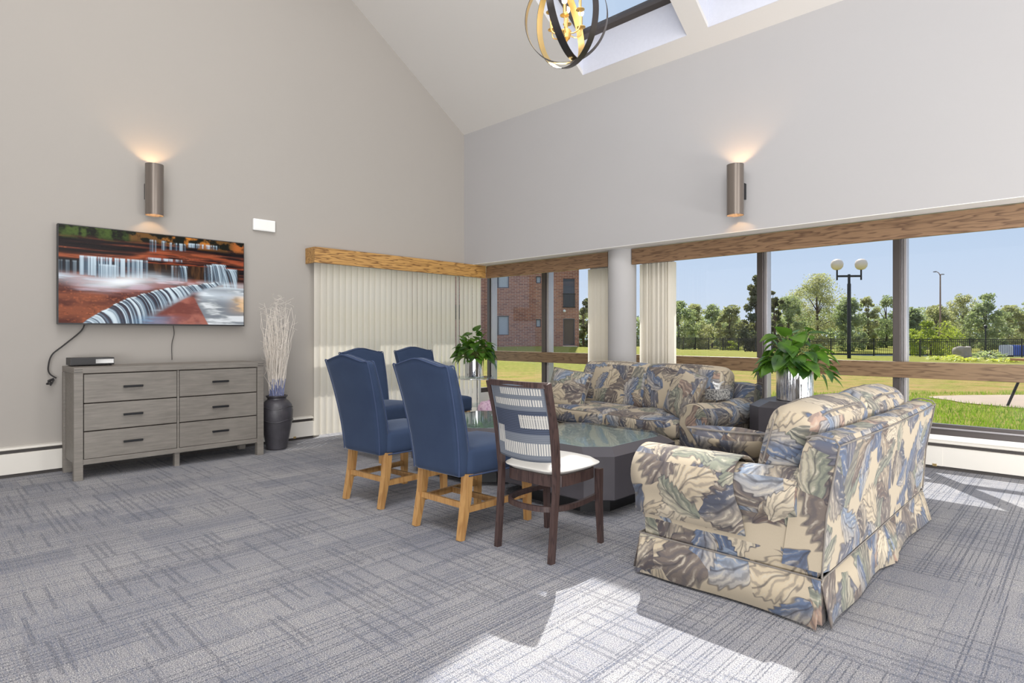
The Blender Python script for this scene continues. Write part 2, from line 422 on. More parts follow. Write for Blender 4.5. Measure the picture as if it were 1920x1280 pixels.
M['treeB'] = leafmat('tree_leaf_green_hazed', lin(116, 130, 104), lin(164, 168, 134), .5, .25)  # haze over the far trees is painted in as paler green
M['treeC'] = leafmat('tree_leaf_dark', lin(72, 88, 70), lin(134, 128, 94), .4, .25)
M['treeD'] = leafmat('tree_leaf_yellow', lin(128, 144, 56), lin(178, 182, 82), .4, .5)
M['bark'] = simple('tree_bark', lin(86, 72, 62), .95, var=.3, scale=3)
M['grassblade'] = leafmat('grass_blade', lin(82, 122, 36), lin(146, 168, 64), .4, 2, .7)
M['hosta'] = leafmat('hosta_leaf', lin(130, 160, 60), lin(214, 206, 96), .4, 6)
def lawn():
    g = G('lawn_ground'); tc = g.gen(); vec = g.vmath('MULTIPLY', tc, (1, 1, 0))
    fine = g.noise(vec, 30, 4, .7); mid = g.noise(vec, 1.3, 4, .6); big = g.noise(vec, .16, 3)
    c = g.mix(g.step(g.math('ADD', g.math('MULTIPLY', fine, .5), g.math('MULTIPLY', g.noise(vec, 5, 5, .7), .5)), .38, .62), lin(88, 100, 40), lin(166, 162, 84))
    dry = g.mix(fine, lin(140, 116, 68), lin(186, 158, 108))
    sep = g.n('SeparateXYZ', None, i0=tc)
    dist = g.math('ADD', g.math('MULTIPLY', sep.outputs[0], FW.x), g.math('MULTIPLY', sep.outputs[1], FW.y))
    band = g.math('MULTIPLY', g.step(dist, 12.2, 14.0), g.math('SUBTRACT', 1.0, g.step(dist, 20.0, 25.0)))
    f = g.math('MULTIPLY', g.step(mid, .36, .6), g.math('MAXIMUM', g.math('MULTIPLY', band, .95), g.math('MULTIPLY', g.step(big, .45, .6), .35)))
    c = g.mix(f, c, dry); g.P(Base_Color=c, Roughness=1.0); g.b.inputs['Specular IOR Level'].default_value = .05
    g.bump(fine, .8, .05); return g.m
M['lawn'] = lawn()
def brick():
    g = G('brown_brick'); uv = g.gen('UV')
    b = g.n('TexBrick', None, Vector=uv, Color1=lin(170, 112, 92), Color2=lin(122, 76, 70), Mortar=lin(190, 174, 162), Scale=1.0, **{'Mortar_Size': .012, 'Brick_Width': .42, 'Row_Height': .13})
    nz = g.noise(uv, 1.5, 4); c = g.mix(g.math('MULTIPLY', nz, .4), b.outputs[0], lin(168, 112, 90)); g.P(Base_Color=c, Roughness=.9); return g.m
M['brick'] = brick()
def water():
    g = G('river_water'); tc = g.gen(); g.P(Base_Color=lin(70, 84, 104), Roughness=.12); g.bump(g.noise(g.map(tc, (1, 1, 1)), .8, 3), .5, .2); return g.m
M['water'] = water()
def pinkmat():
    g = G('pink_print'); tc = g.gen(); nz = g.noise(tc, 16, 4, .7)
    g.P(Base_Color=g.ramp(nz, [(.35, lin(150, 96, 140)), (.5, lin(222, 196, 212)), (.65, lin(182, 130, 168))]), Roughness=.8); return g.m
M['pink'] = pinkmat()
def fluted():
    g = G('rippled_chrome'); tc = g.gen(); g.P(Base_Color=(.86, .88, .92), Metallic=1.0, Roughness=.1)
    g.bump(g.noise(g.map(tc, (40, 40, 1.5)), 1.2, 3), .45, .02); return g.m
M['fluted'] = fluted()
def vc(name, emission=0.0, rough=.6):
    g = G(name); a = g.n('Attribute', 0, {'attribute_name': 'paint'})
    g.P(Base_Color=a, Roughness=rough)
    if emission:
        g.set(g.b.inputs['Emission Color'], a); g.b.inputs['Emission Strength'].default_value = emission
        g.P(Base_Color=(.006, .006, .006)); g.b.inputs['Specular IOR Level'].default_value = .12
    return g.m
M['screen'] = vc('lit_screen', .9, .2); M['weave'] = vc('woven_back_fabric', 0, .8)
def painted(name, P3, col, mat, parent):
    """grid of points P3 (ny,nx,3) carrying colours col (ny,nx,3) linear"""
    ny, nx = P3.shape[:2]; me = bpy.data.meshes.new(name)
    idx = np.arange(ny*nx).reshape(ny, nx)
    q = np.stack([idx[:-1, :-1], idx[:-1, 1:], idx[1:, 1:], idx[1:, :-1]], -1).reshape(-1, 4)
    me.vertices.add(ny*nx); me.vertices.foreach_set('co', P3.reshape(-1).astype(np.float32))
    me.loops.add(q.size); me.loops.foreach_set('vertex_index', q.reshape(-1).astype(np.int32))
    me.polygons.add(len(q)); me.polygons.foreach_set('loop_start', np.arange(0, q.size, 4, dtype=np.int32))
    me.update(calc_edges=True)
    ca = me.color_attributes.new('paint', 'FLOAT_COLOR', 'POINT')
    ca.data.foreach_set('color', np.concatenate([col.reshape(-1, 3), np.ones((ny*nx, 1))], 1).reshape(-1).astype(np.float32))
    me.materials.append(mat); return link(bpy.data.objects.new(name, me), parent)
# ------------------------------------------------------------------ the room
XL = -6.42; YW = 5.60; ZS = 2.16; ZE = 4.02; SL = .667; XR = 6.0; YB = -4.0; XO = -6.76; YO = 6.42; YRIDGE = .4
def zc(y): return ZE + SL*(YW-y)
struct(obj('floor', Box(-7.0, XR, YB, 6.5, -.12, 0), M['carpet'], smooth=0), 'grey blue carpet woven with broken straight lines', 'floor')
zr = zc(YRIDGE)
bm = prism(bmesh.new(), [(YB, 0), (3.38, 0), (3.38, ZS), (YW, ZS), (YW, ZE+.3), (YRIDGE, zr+.3), (YB, zr-SL*(YRIDGE-YB)+.3)], 'x', XL-.14, XL)
struct(obj('wall_left', bm, M['wall'], smooth=0), 'tall greige gable wall behind the television', 'wall')
struct(obj('wall_far', Box(XL-.14, XR, YW, YW+.14, ZS+.003, ZE+.25), M['wall2'], smooth=0), 'grey wall above the long window band', 'wall')
struct(obj('wall_right', Box(XR, XR+.14, YB, 6.5, 0, zr+.3), M['wall'], smooth=0))
struct(obj('wall_back', Box(XL-.14, XR, YB-.14, YB, 0, zr+.3), M['wall'], smooth=0))
bm = bmesh.new(); box(bm, XO-.12, XR, YW+.001, 6.56, ZS-.002, ZS+.12); box(bm, XO-.12, XL-.004, 3.17, YW+.004, ZS+.001, ZS+.12)
struct(obj('trim_1', bm, M['white'], smooth=0), 'white soffit over the recessed windows', 'soffit')
# lower wall under the windows and the return beside the blinds
bm = bmesh.new(); box(bm, XO-.06, XR, YO-.02, YO+.14, 0, .29); box(bm, XO-.06, XO+.04, 3.31, YO-.02, 0, .29); box(bm, XO-.06, XL-.14, 3.17, 3.31, 0, ZS)
struct(obj('wall_sill', bm, M['white'], smooth=0), 'low white wall under the windows', 'wall')
# ceiling with skylight openings
SK = [(-4.17, -2.88), (-2.66, -1.37), (-1.15, .14)]; SY0, SY1 = 3.85, 5.43; TH = .05
bm = bmesh.new()
def slab(x0, x1, y0, y1):
    pts = [(y0, zc(y0)), (y1, zc(y1)), (y1, zc(y1)+TH), (y0, zc(y0)+TH)]
    prism(bm, pts, 'x', x0, x1)
slab(XL-.14, XR, SY1, YW+.14); slab(XL-.14, XR, YRIDGE, SY0)
xs = [XL-.14]+[v for s in SK for v in s]+[XR]
for i in range(0, len(xs), 2): slab(xs[i], xs[i+1], SY0, SY1)
pts = [(YB-.14, zr-SL*(YRIDGE-YB+.14)), (YRIDGE, zr), (YRIDGE, zr+TH), (YB-.14, zr-SL*(YRIDGE-YB+.14)+TH)]
prism(bm, pts, 'x', XL-.14, XR)
struct(obj('ceiling', bm, M['ceil'], smooth=0), 'white sloped ceiling with deep skylight wells', 'ceiling')
WH = .39
for i, (x0, x1) in enumerate(SK):
    t = thing('window_%d' % (i+1), ['skylight partly hidden by the chandelier', 'skylight right of the first, at the top edge', 'third skylight along the slope'][i], 'skylight')
    t['kind'] = 'structure'
    bm = bmesh.new()
    box(bm, x0, x1, SY1-.003, SY1+.05, zc(SY1)+.001, zc(SY1)+WH)
    box(bm, x0, x1, SY0-.05, SY0, zc(SY0)+TH, zc(SY0)+WH+.02)
    for xa, xb in ((x0-.05, x0), (x1, x1+.05)):
        prism(bm, [(SY0, zc(SY0)+TH), (SY1, zc(SY1)+TH), (SY1, zc(SY1)+WH), (SY0, zc(SY0)+WH)], 'x', xa, xb)
    obj('skylight_well', bm, M['well'], t, smooth=0)
    bm = bmesh.new()
    z0 = zc(SY1)+WH; d = Vector((0, -(SY1-SY0), SL*(SY1-SY0)))
    for (xa, xb, ya, yb) in ((x0-.05, x1+.05, SY1-.05, SY1+.03), (x0-.05, x1+.05, SY0-.03, SY0+.05), (x0-.05, x0+.045, SY0, SY1), (x1-.045, x1+.05, SY0, SY1)):
        prism(bm, [(ya, zc(ya)+WH-.0), (yb, zc(yb)+WH-.0), (yb, zc(yb)+WH+.07), (ya, zc(ya)+WH+.07)], 'x', xa, xb)
    obj('skylight_frame', bm, M['bronze'], t, smooth=0)
    bm = bmesh.new(); prism(bm, [(SY0, zc(SY0)+WH+.03), (SY1, zc(SY1)+WH+.03), (SY1, zc(SY1)+WH+.036), (SY0, zc(SY0)+WH+.036)], 'x', x0, x1)
    obj('skylight_pane', bm, M['glass'], t, smooth=0)
# window band: mullions, frame, panes
MX = [-6.70, -5.56, -3.78, -2.515, -1.27, -.02, 1.23, 2.48, 3.73, 4.98, 5.95]
for i, (xa, xb) in enumerate(zip(MX, MX[1:])):
    t = thing('window_%d' % (i+4), 'tall aluminium window bay %d of the long window band' % (i+1), 'window'); t['kind'] = 'structure'
    bm = bmesh.new()
    box(bm, xa+.02, xb, YO-.02, YO+.06, .29, .345, .004); box(bm, xa+.02, xb, YO+.0, YO+.05, .352, .385)
    box(bm, xa+.02, xb, YO-.02, YO+.06, ZS-.05, ZS)
    obj('window_frame', bm, M['bronze'], t, smooth=0)
    obj('window_sill', Box(xa-.03, xb-.03, YO-.035, YO-.022, .345, .357), M['alu'], t, smooth=0)
    bm = bmesh.new(); w = .05 if i != 1 else .06
    box(bm, xa-w, xa+.012, YO-.06, YO+.08, .29, ZS, .004); obj('mullion', bm, M['bronze'], t, smooth=0)
    bm = bmesh.new(); box(bm, xa+.014, xa+.026, YO-.035, YO+.06, .29, ZS); box(bm, xa+.032, xa+w+.005, YO-.05, YO+.06, .29, ZS, .003)
    obj('mullion_cover', bm, M['alu'], t, smooth=0)
    obj('window_pane', Box(xa, xb-.055, YO+.02, YO+.026, .36, ZS-.04), M['glass'], t, smooth=0)
# side window behind the closed blinds
t = thing('window_14', 'window hidden behind the closed vertical blinds', 'window'); t['kind'] = 'structure'
bm = bmesh.new(); box(bm, XO-.03, XO+.03, 3.31, 5.9, 1.40, 1.62); box(bm, XO-.03, XO+.03, 4.40, 4.69, 1.62, ZS); box(bm, XO-.03, XO+.03, 5.33, 5.52, 1.62, ZS)  # unseen rail and wide posts, shaped to throw shade bands on the blinds
box(bm, XO-.03, XO+.03, 3.31, 3.36, .29, ZS); box(bm, XO-.04, XO+.04, 3.31, 6.36, .29, .36); obj('window_frame', bm, M['bronze'], t, smooth=0)
obj('window_pane', Box(XO-.003, XO+.003, 3.33, 6.36, .34, ZS), M['glass'], t, smooth=0)
# wooden rail across the windows
struct(obj('trim_2', Box(-6.66, XR, YO-.10, YO-.062, .785, .93, .004), M['oakrail'], smooth=0), 'oak rail running across the windows', 'rail')
# round column
struct(obj('trim_3', Lathe([(.163, 0), (.163, ZS)], 48, (-3.94, 5.88, 0)), M['wall2'], smooth=40), 'round grey column between the windows', 'column')
# valances
def val(name, label, parts):
    bm = bmesh.new()
    for p in parts: box(bm, *p, .003)
    return bm
o = obj('wooden_valance', box(box(box(bmesh.new(), -6.222, -6.20, 3.21, 5.82, 1.98, 2.155, .003), XL+.003, -6.222, 3.21, 3.232, 1.98, 2.155), XL+.003, -6.222, 3.232, 5.59, 2.137, 2.155), M['oak'], smooth=0); tag(o, 'honey oak valance on the left wall over the closed vertical blinds', 'valance')
bm = bmesh.new(); box(bm, -6.20, -4.105, 5.822, 5.862, 1.98, 2.150, .003)
o = obj('wooden_valance', bm, M['oakx'], smooth=0); tag(o, 'short oak valance between the room corner and the round column', 'valance')
bm = bmesh.new(); box(bm, -3.775, XR-.01, 5.822, 5.862, 1.975, 2.150, .003)
o = obj('wooden_valance', bm, M['oakx'], smooth=0); tag(o, 'long oak valance from the round column to the right photo edge', 'valance')
# vertical blinds
bl = thing('vertical_blinds', 'closed cream vertical blinds hanging on the left wall under the valance', 'blinds', (-6.335, 3.27, 0))
bm = bmesh.new(); box(bm, -.025, .025, 0, 2.5, 1.99, 2.03); obj('head_rail', bm, M['alu'], bl, smooth=0)
nv = 32
proto = None
for i in range(nv):
    y = .045 + i*.0805
    if i == 26: y += .004
    if proto is None:
        bm = bmesh.new(); pts = []
        for j in range(9):
            s = -1+j/4; pts.append((.006*(1-s*s)-.002, s*.046))
        vs = [[bm.verts.new((a, b, z)) for a, b in pts] for z in (.03, .6, 1.2, 1.99)]
        for A, B in zip(vs, vs[1:]):
            for j in range(8): bm.faces.new((A[j], A[j+1], B[j+1], B[j]))
        proto = obj('vane', bm, M['blind'], bl); c = proto
    else:
        c = proto.copy(); C.objects.link(c); c.parent = bl
    c.location = (0, y, 0); c.rotation_euler = (0, 0, R(10+random.uniform(-2, 2)) + (R(16) if i in (26,) else 0))
obj('pull_chain', Tube([(.02, 2.13, 1.99), (.025, 2.13, 1.0), (.02, 2.14, .6)], .004, 5), M['alu'], bl)
def stack(x0, x1, label, n):
    t = thing('vertical_blinds', label, 'blinds', ((x0+x1)/2, 6.03, 0)); w = x1-x0; pr = None
    bm = bmesh.new(); box(bm, -w/2, w/2, -.02, .02, 1.99, 2.03); obj('head_rail', bm, M['alu'], t, smooth=0)
    for i in range(n):
        x = -w/2 + (i+.5)*w/n
        if pr is None:
            bm = bmesh.new(); vs = [[bm.verts.new((a, b, z)) for a, b in ((-.004, -.05), (.004, -.02), (.004, .02), (-.004, .05))] for z in (.04, 1.99)]
            for A, B in zip(vs, vs[1:]):
                for j in range(3): bm.faces.new((A[j], A[j+1], B[j+1], B[j]))
            pr = obj('vane', bm, M['blind'], t); c = pr
        else: c = pr.copy(); C.objects.link(c); c.parent = t
        c.location = (x, random.uniform(-.008, .008), 0); c.rotation_euler = (0, 0, R(random.uniform(-48, -6)))
stack(-4.50, -4.12, 'cream vertical blinds gathered on the left side of the round column', 15)
stack(-3.76, -3.36, 'cream vertical blinds gathered on the right side of the round column', 17)
# baseboard heaters
def heater(label, L, loc, rz, splits):
    t = thing('baseboard_heater', label, 'heater', loc, rz)       # runs along local +x, room side is -y
    bm = prism(bmesh.new(), [(0, .03), (-.075, .03), (-.078, .19), (-.07, .196), (0, .196)], 'x', 0, L); obj('front_cover', bm, M['heater'], t, smooth=0)
    bm = prism(bmesh.new(), [(0, .222), (-.055, .222), (-.066, .228), (-.05, .243), (0, .248)], 'x', 0, L); obj('top_cover', bm, M['heater'], t, smooth=0)
    obj('grille', Box(0.005, L-.005, -.05, -.001, .196, .222), M['heaterdark'], t, smooth=0)
    obj('kick_strip', Box(0.005, L-.005, -.06, -.001, .0, .03), M['heaterdark'], t, smooth=0)
    for s in splits:
        obj('joint_cover', Box(s, s+.12, -.0805, -.07, .03, .194), M['heater'], t, smooth=0)
        obj('damper_clip', Box(s+.05, s+.08, -.084, -.07, .024, .045), M['gold'], t, smooth=0)
heater('long beige baseboard heater along the left wall behind the dresser', 6.9, (XL, -3.62, 0), R(90), (3.9, 6.6))
heater('long white baseboard heater under the windows on the right', 12.2, (XO+.3, YO-.02, 0), 0, (1.2, 5.4, 8.0))
# ------------------------------------------------------------------ television wall
def vnoise(nx, ny, fx, fy, seed):
    r = np.random.default_rng(seed); g = r.random((fy+2, fx+2))
    x = np.linspace(0, fx, nx); y = np.linspace(0, fy, ny); xi = np.minimum(x.astype(int), fx); yi = np.minimum(y.astype(int), fy)
    a = x-xi; b = y-yi; a = a*a*(3-2*a); b = b*b*(3-2*b)
    G00 = g[np.ix_(yi, xi)]; G01 = g[np.ix_(yi, xi+1)]; G10 = g[np.ix_(yi+1, xi)]; G11 = g[np.ix_(yi+1, xi+1)]
    return (G00*(1-a)+G01*a)*(1-b)[:, None] + (G10*(1-a)+G11*a)*b[:, None]
def fbm(nx, ny, fx, fy, seed, o=4):
    s = 0; w = 0
    for i in range(o):
        s = s + vnoise(nx, ny, fx*2**i, fy*2**i, seed+i)*.5**i; w += .5**i
    return s/w
def sst(x, a, b):
    t = np.clip((x-a)/(b-a), 0, 1); return t*t*(3-2*t)
def waterfall(nx=720, ny=400):
    U, V = np.meshgrid(np.linspace(0, 1, nx), np.linspace(0, 1, ny))
    L = lambda *c: np.array(lin(*c))
    F = lambda fx, fy, s, o=4: fbm(nx, ny, fx, fy, s, o)
    S = dict(col=np.zeros((ny, nx, 3)))
    def over(c, m): m = np.clip(m, 0, 1)[..., None]; S['col'] = S['col']*(1-m)+np.asarray(c)*m
    wav = F(4, 3, 60)-.5; n1 = F(8, 40, 1, 5); n2 = F(9, 5, 9, 5); fine = F(70, 60, 33, 3)
    box_ = lambda u0, u1, v0, v1, s=.012: sst(U, u0-s, u0+s)*(1-sst(U, u1-s, u1+s))*sst(V, v0-s, v0+s)*(1-sst(V, v1-s, v1+s))
    # layered upper rocks: near black with rust edges
    Vw = V+wav*.05+(n2-.5)*.03; lay = F(3, 44, 210, 4); lay2 = F(7, 80, 215, 3)
    over(L(26, 18, 20), np.ones_like(U)); over(L(96, 52, 40), sst(lay, .5, .75)*.9); over(L(142, 80, 54), sst(lay, .62, .85)*sst(fine, .4, .7)*.8); over(L(10, 8, 12), sst(-lay2, -.45, -.3)*.7)
    shelf = np.exp(-((V-(.305-.10*sst(U, .3, .5)+.06*sst(U, .8, 1)+wav*.03))/.028)**2)
    over(L(150, 80, 52), shelf*(.45+.55*sst(n1, .4, .6))); over(L(140, 66, 42), box_(.42, 1.02, .20, .33)*sst(n1, .42, .6)*.8)
    # dark overhang with thin dribbles
    over(L(40, 28, 22), box_(.42, .97, .325, .52)); over(L(86, 58, 36), box_(.42, .97, .325, .52)*sst(F(60, 6, 301, 3), .5, .75)*.7); over(L(22, 20, 24), box_(-.1, .10, .33, .50)*.85)
    # foliage strip on top
    f1 = 1-sst(V, .075+.04*wav, .14+.05*wav); over(L(18, 20, 14), f1); blot = F(26, 14, 311, 5)
    over(L(66, 84, 36), f1*sst(blot, .45, .66)*(1-sst(U, .28, .38))*.9); over(L(44, 60, 26), f1*sst(fine, .5, .7)*(1-sst(U, .3, .4))*.5)
    over(L(120, 84, 44), f1*sst(blot, .42, .6)*box_(.34, 1.1, -.1, .3)*.6); over(L(180, 112, 44), f1*sst(blot, .48, .66)*box_(.52, .80, -.1, .12, .04)); over(L(160, 90, 44), f1*sst(blot, .4, .6)*sst(U, .9, .96))
    # lower red rock
    lr = sst(V+wav*.03, .46, .52); rk = F(6, 14, 401, 5); crk = sst(np.abs(F(10, 20, 411, 5)-.5), .0, .03)
    over(L(92, 52, 42), lr); over(L(130, 74, 52), lr*sst(rk, .42, .7)*.8); over(L(70, 34, 30), lr*sst(-rk, -.5, -.3)*.7); over(L(196, 112, 74), lr*sst(fine, .55, .8)*.25*(1-sst(U, .35, .5))); over(L(60, 28, 24), lr*(1-crk)*.6*sst(V, .75, .85)*(1-sst(U, .3, .4)))
    over(L(168, 120, 118), lr*box_(.05, .75, .5, .68, .05)*sst(F(4, 22, 421, 4), .45, .65)*.5)
    W = L(200, 216, 226); B = L(104, 132, 154); D = L(50, 54, 64)
    def strands(s, k, curve):
        a = fbm(nx, 8, k, 1, s, 4)[0]; b = fbm(nx, 8, k*3, 1, s+50, 2)[0]; a = a*.65+b*.35
        idx = np.clip((np.arange(nx)[None, :]-curve*nx).astype(int), 0, nx-1); return a[idx]
    def fall(u0, u1, v0, v1, s, amt=1.0, bend=0.0, dens=.42):
        vv = (V-v0)/(v1-v0); st = strands(s, 90, bend*np.sqrt(np.clip(vv, 0, 1)))
        m = box_(u0, u1, v0, v1, .008)*(.75+.25*n2)
        over(D, m*.55*amt); over(B, m*sst(st, dens-.12, dens+.16)*.75*amt); over(W, m*sst(st, dens+.02, dens+.24)*.75*amt*(1-.3*vv))
        over(W, box_(u0, u1, v0-.006, v0+.012, .006)*sst(st, .35, .5)*.5*amt)
    fall(.095, .43, .305, .50, 5, 1, .0); fall(.17, .27, .38, .52, 6, .8, 0, .34); fall(.0, .09, .36, .5, 16, .25)
    fall(.43, .62, .268, .292, 7, .8); fall(.605, .65, .335, .51, 8, .9, .015); fall(.56, .60, .34, .5, 18, .35)
    fall(.755, .81, .30, .50, 9, 1, .01); fall(.80, .885, .285, .52, 10, 1, .03); fall(.87, .955, .33, .58, 11, .9, .05, .38)
    for a, b, c, d, s in ((.445, .475, .07, .2, 12), (.51, .53, .07, .17, 13), (.555, .64, .08, .16, 14), (.66, .84, .065, .11, 15)): fall(a, b, c, d, s, .75, 0, .46)
    # mist and flow lines in the upper pool
    fl = F(5, 26, 501, 4); fl2 = F(12, 50, 511, 3)
    pool = np.exp(-((V-(.535+.04*np.sin(U*9)))/.055)**2)*(1-sst(U, .45, .72)); over(L(180, 192, 204), pool*(.35+.65*sst(fl, .38, .62))); over(L(226, 232, 236), pool*np.exp(-((U-.30)/.13)**2)*.85)
    over(L(186, 170, 184), box_(.0, .45, .56, .66, .04)*sst(fl, .5, .66)*.6); over(L(206, 190, 200), box_(.48, .72, .5, .58, .02)*sst(fl2, .52, .66)*.6); over(L(200, 212, 220), box_(.72, 1.02, .50, .60, .03)*(.4+.5*sst(fl, .4, .6)))
    # right foam
    fo = sst(U+.25*(V-.6), .70, .78)*sst(V, .54, .60); sw = fbm(nx, ny, 5, 9, 91, 4)
    shift = np.clip((np.arange(nx)[None, :]-(V*nx*.35)).astype(int), 0, nx-1); fs = np.take_along_axis(F(8, 22, 601, 4), shift, 1)
    over(L(116, 122, 130), fo); over(L(150, 156, 160), fo*sst(fs, .42, .6)); over(L(212, 216, 220), fo*sst(fs, .52, .7)*.8); over(L(206, 218, 228), fo*np.exp(-((V-.64-.1*(U-.75))/.06)**2)*.55)
    over(L(206, 164, 110), sst(U, .86, .98)*box_(.8, 1.1, .66, .86, .05)*(.3+.5*sst(fs, .4, .6))); over(L(96, 84, 60), box_(.84, .97, .66, .73, .02)*sst(fs, .4, .6)*.5)
    # long curved cascade
    gx = np.linspace(0, 1, nx); crest = np.interp(gx, [0, .10, .15, .22, .30, .40, .50, .62, .70, .80, .86, 1], [1.2, 1.02, .93, .85, .75, .675, .61, .563, .536, .50, .49, .49])[None, :]+.004*np.sin(gx*90)[None, :]
    low = np.interp(gx, [0, .36, .42, .50, .60, .68, .76, .84, 1], [1.5, 1.2, .98, .86, .74, .655, .60, .54, .5])[None, :]
    r = (V-crest)/np.maximum(.02, low-crest); m = sst(V-crest, -.003, .012)*(1-sst(r, .65, 1.1))*(1-sst(U, .82, .88))
    dx = .075*(1-np.exp(-np.clip(V-crest, 0, 1)/.13))
    st = strands(44, 80, dx); over(L(46, 52, 64), m*.9); over(L(112, 136, 156), m*sst(st, .34, .6)*.85); over(L(214, 226, 232), m*sst(st, .46, .72)*.8*(1-.35*r.clip(0, 1)))
    over(L(214, 226, 232), np.exp(-((V-crest-.008)/.008)**2)*sst(st, .4, .55)*.7*(1-sst(U, .8, .86))*sst(U, .15, .2))
    over(L(170, 182, 194), np.exp(-((r-.95)/.22)**2)*box_(.44, .80, .5, .98, .04)*.55*(.4+.6*sst(fl, .4, .6)))
    red = sst(r, .95, 1.2)*(1-sst(U-.27*(V-.7), .69, .70))*sst(U, .40, .50)*sst(V, .66, .72); over(L(128, 74, 66), red*.95); over(L(164, 104, 90), red*sst(F(14, 10, 701, 4), .45, .65)*.6); over(L(90, 50, 46), red*sst(-rk, -.5, -.35)*.5)
    over(L(110, 146, 178), np.exp(-((U-.48)/.09)**2)*sst(V, .88, .96)*(.5+.5*sst(fl, .4, .6)))
    return np.clip(S['col'], 0, 1), U, V
tv = thing('television', 'wide flat television on the left wall showing a red rock waterfall', 'television', (XL, 1.713, 1.262))
TW, THH = .783, .866
obj('bezel', box(Box(.03, .085, -TW, TW, 0, THH, .006), .0845, .088, -TW, TW, 0, .012), M['black'], tv, smooth=0)
obj('wall_bracket', Box(.003, .03, -.3, .3, .2, .6), M['blackmetal'], tv, smooth=0)
colr, U, V = waterfall()
P3 = np.stack([np.full_like(U, .0872), -TW+.008+U*(2*TW-.016), THH-.008-V*(THH-.022)], -1)
painted('screen', P3, colr*.62, M['screen'], tv)
def cable(name, label, pts, r=.005):
    o = obj(name, Tube(smoothpath(pts, 8), r, 6), M['rubber']); tag(o, label, 'cable'); return o
cable('power_cable', 'thick black cable looping from the television down behind the dresser', [(-6.37, 1.13, 1.27), (-6.385, 1.10, 1.20), (-6.39, .98, 1.08), (-6.385, .90, 1.00), (-6.385, .875, .90), (-6.385, .885, .84), (-6.385, .93, .80)], .006)
cable('thin_cable', 'thin dark cable hanging from the television middle to the dresser top', [(-6.39, 1.84, 1.27), (-6.395, 1.85, 1.18), (-6.395, 1.83, 1.08), (-6.39, 1.83, .93)], .003)
cable('cable_bundle', 'small bundle of dark cables beside the dresser back corner', [(-6.37, .91, .80), (-6.36, .87, .78), (-6.37, .90, .76), (-6.36, .86, .755), (-6.37, .91, .79), (-6.36, .885, .74)], .006)
# dresser
ds = thing('dresser', 'weathered grey six drawer dresser standing under the television', 'dresser', (-5.82, 1.72, 0))
DW = .76; DD = .50; DH = .908
bm = bmesh.new(); box(bm, -DD, 0, -DW, DW, DH-.048, DH, .004); obj('top', bm, M['greywood'], ds, smooth=0)
for sx in (-1, 0):
    for sy in (-1, 1):
        y0 = sy*DW - (0 if sy < 0 else .062); x0 = -DD if sx else -.062
        obj('leg', Box(x0, x0+.062, y0, y0+.062, 0, DH-.048, .003), M['greywood'], ds, smooth=0)
bm = bmesh.new(); box(bm, -DD+.02, -.016, -DW+.012, -DW+.03, .13, DH-.048); box(bm, -DD+.02, -.016, DW-.03, DW-.012, .13, DH-.048); box(bm, -DD+.02, -.03, -DW+.03, DW-.03, .13, .16)
box(bm, -DD+.005, -DD+.02, -DW+.03, DW-.03, .13, DH-.05); obj('carcass', bm, M['greywood'], ds, smooth=0)
obj('inner_back', Box(-.075, -.05, -DW+.055, DW-.055, .16, DH-.048), simple('drawer_gap', lin(64, 56, 50), .7), ds, smooth=0)
bm = bmesh.new(); box(bm, -.04, -.008, -DW+.062, DW-.062, .125, .165, .002); box(bm, -.04, -.01, -.008, .008, .165, DH-.05); obj('face_frame', bm, M['greywood'], ds, smooth=0)
obj('center_foot', Box(-.09, -.04, -.02, .02, 0, .125), M['greywood'], ds, smooth=0)
for sy in (-1, 1):
    mb = bmesh.new()
    for q in (0, .018): box(mb, -.001, .0015, sy*(DW-.03)-.028, sy*(DW-.03)+.028, DH-.036+q, DH-.033+q)
    obj('corner_bracket', mb, M['blackmetal'], ds, smooth=0)
rows = [(.168, .385), (.394, .612), (.621, .852)]
for (z0, z1) in rows:
    for (y0, y1) in ((-DW+.068, -.012), (.012, DW-.068)):
        d = obj('drawer', Box(-.05, -.006, y0, y1, z0, z1, .003), M['greywood'], ds, smooth=0)
        ym = (y0+y1)/2; zm = (z0+z1)/2+.004; hb = bmesh.new()
        box(hb, .012, .026, ym-.072, ym+.072, zm-.009, zm+.009, .003)
        for q in (-.06, .06): box(hb, -.006, .014, ym+q-.006, ym+q+.006, zm-.006, zm+.006)
        obj('handle', hb, M['blackmetal'], d, smooth=0)
cb = thing('cable_box', 'black cable box on the left end of the dresser top', 'cable box', (-6.08, 1.135, DH+.002))
obj('casing', Box(-.2, 0, -.155, .155, .006, .068, .004), M['black'], cb, smooth=0)
for a in (-.18, -.02):
    for b in (-.13, .13): obj('foot', Lathe([(.01, 0), (.01, .007)], 8, (a, b, 0)), M['rubber'], cb)
obj('front_panel', Box(.0, .0025, .02, .15, .02, .055), simple('glossy_panel', lin(22, 22, 26), .1), cb, smooth=0)
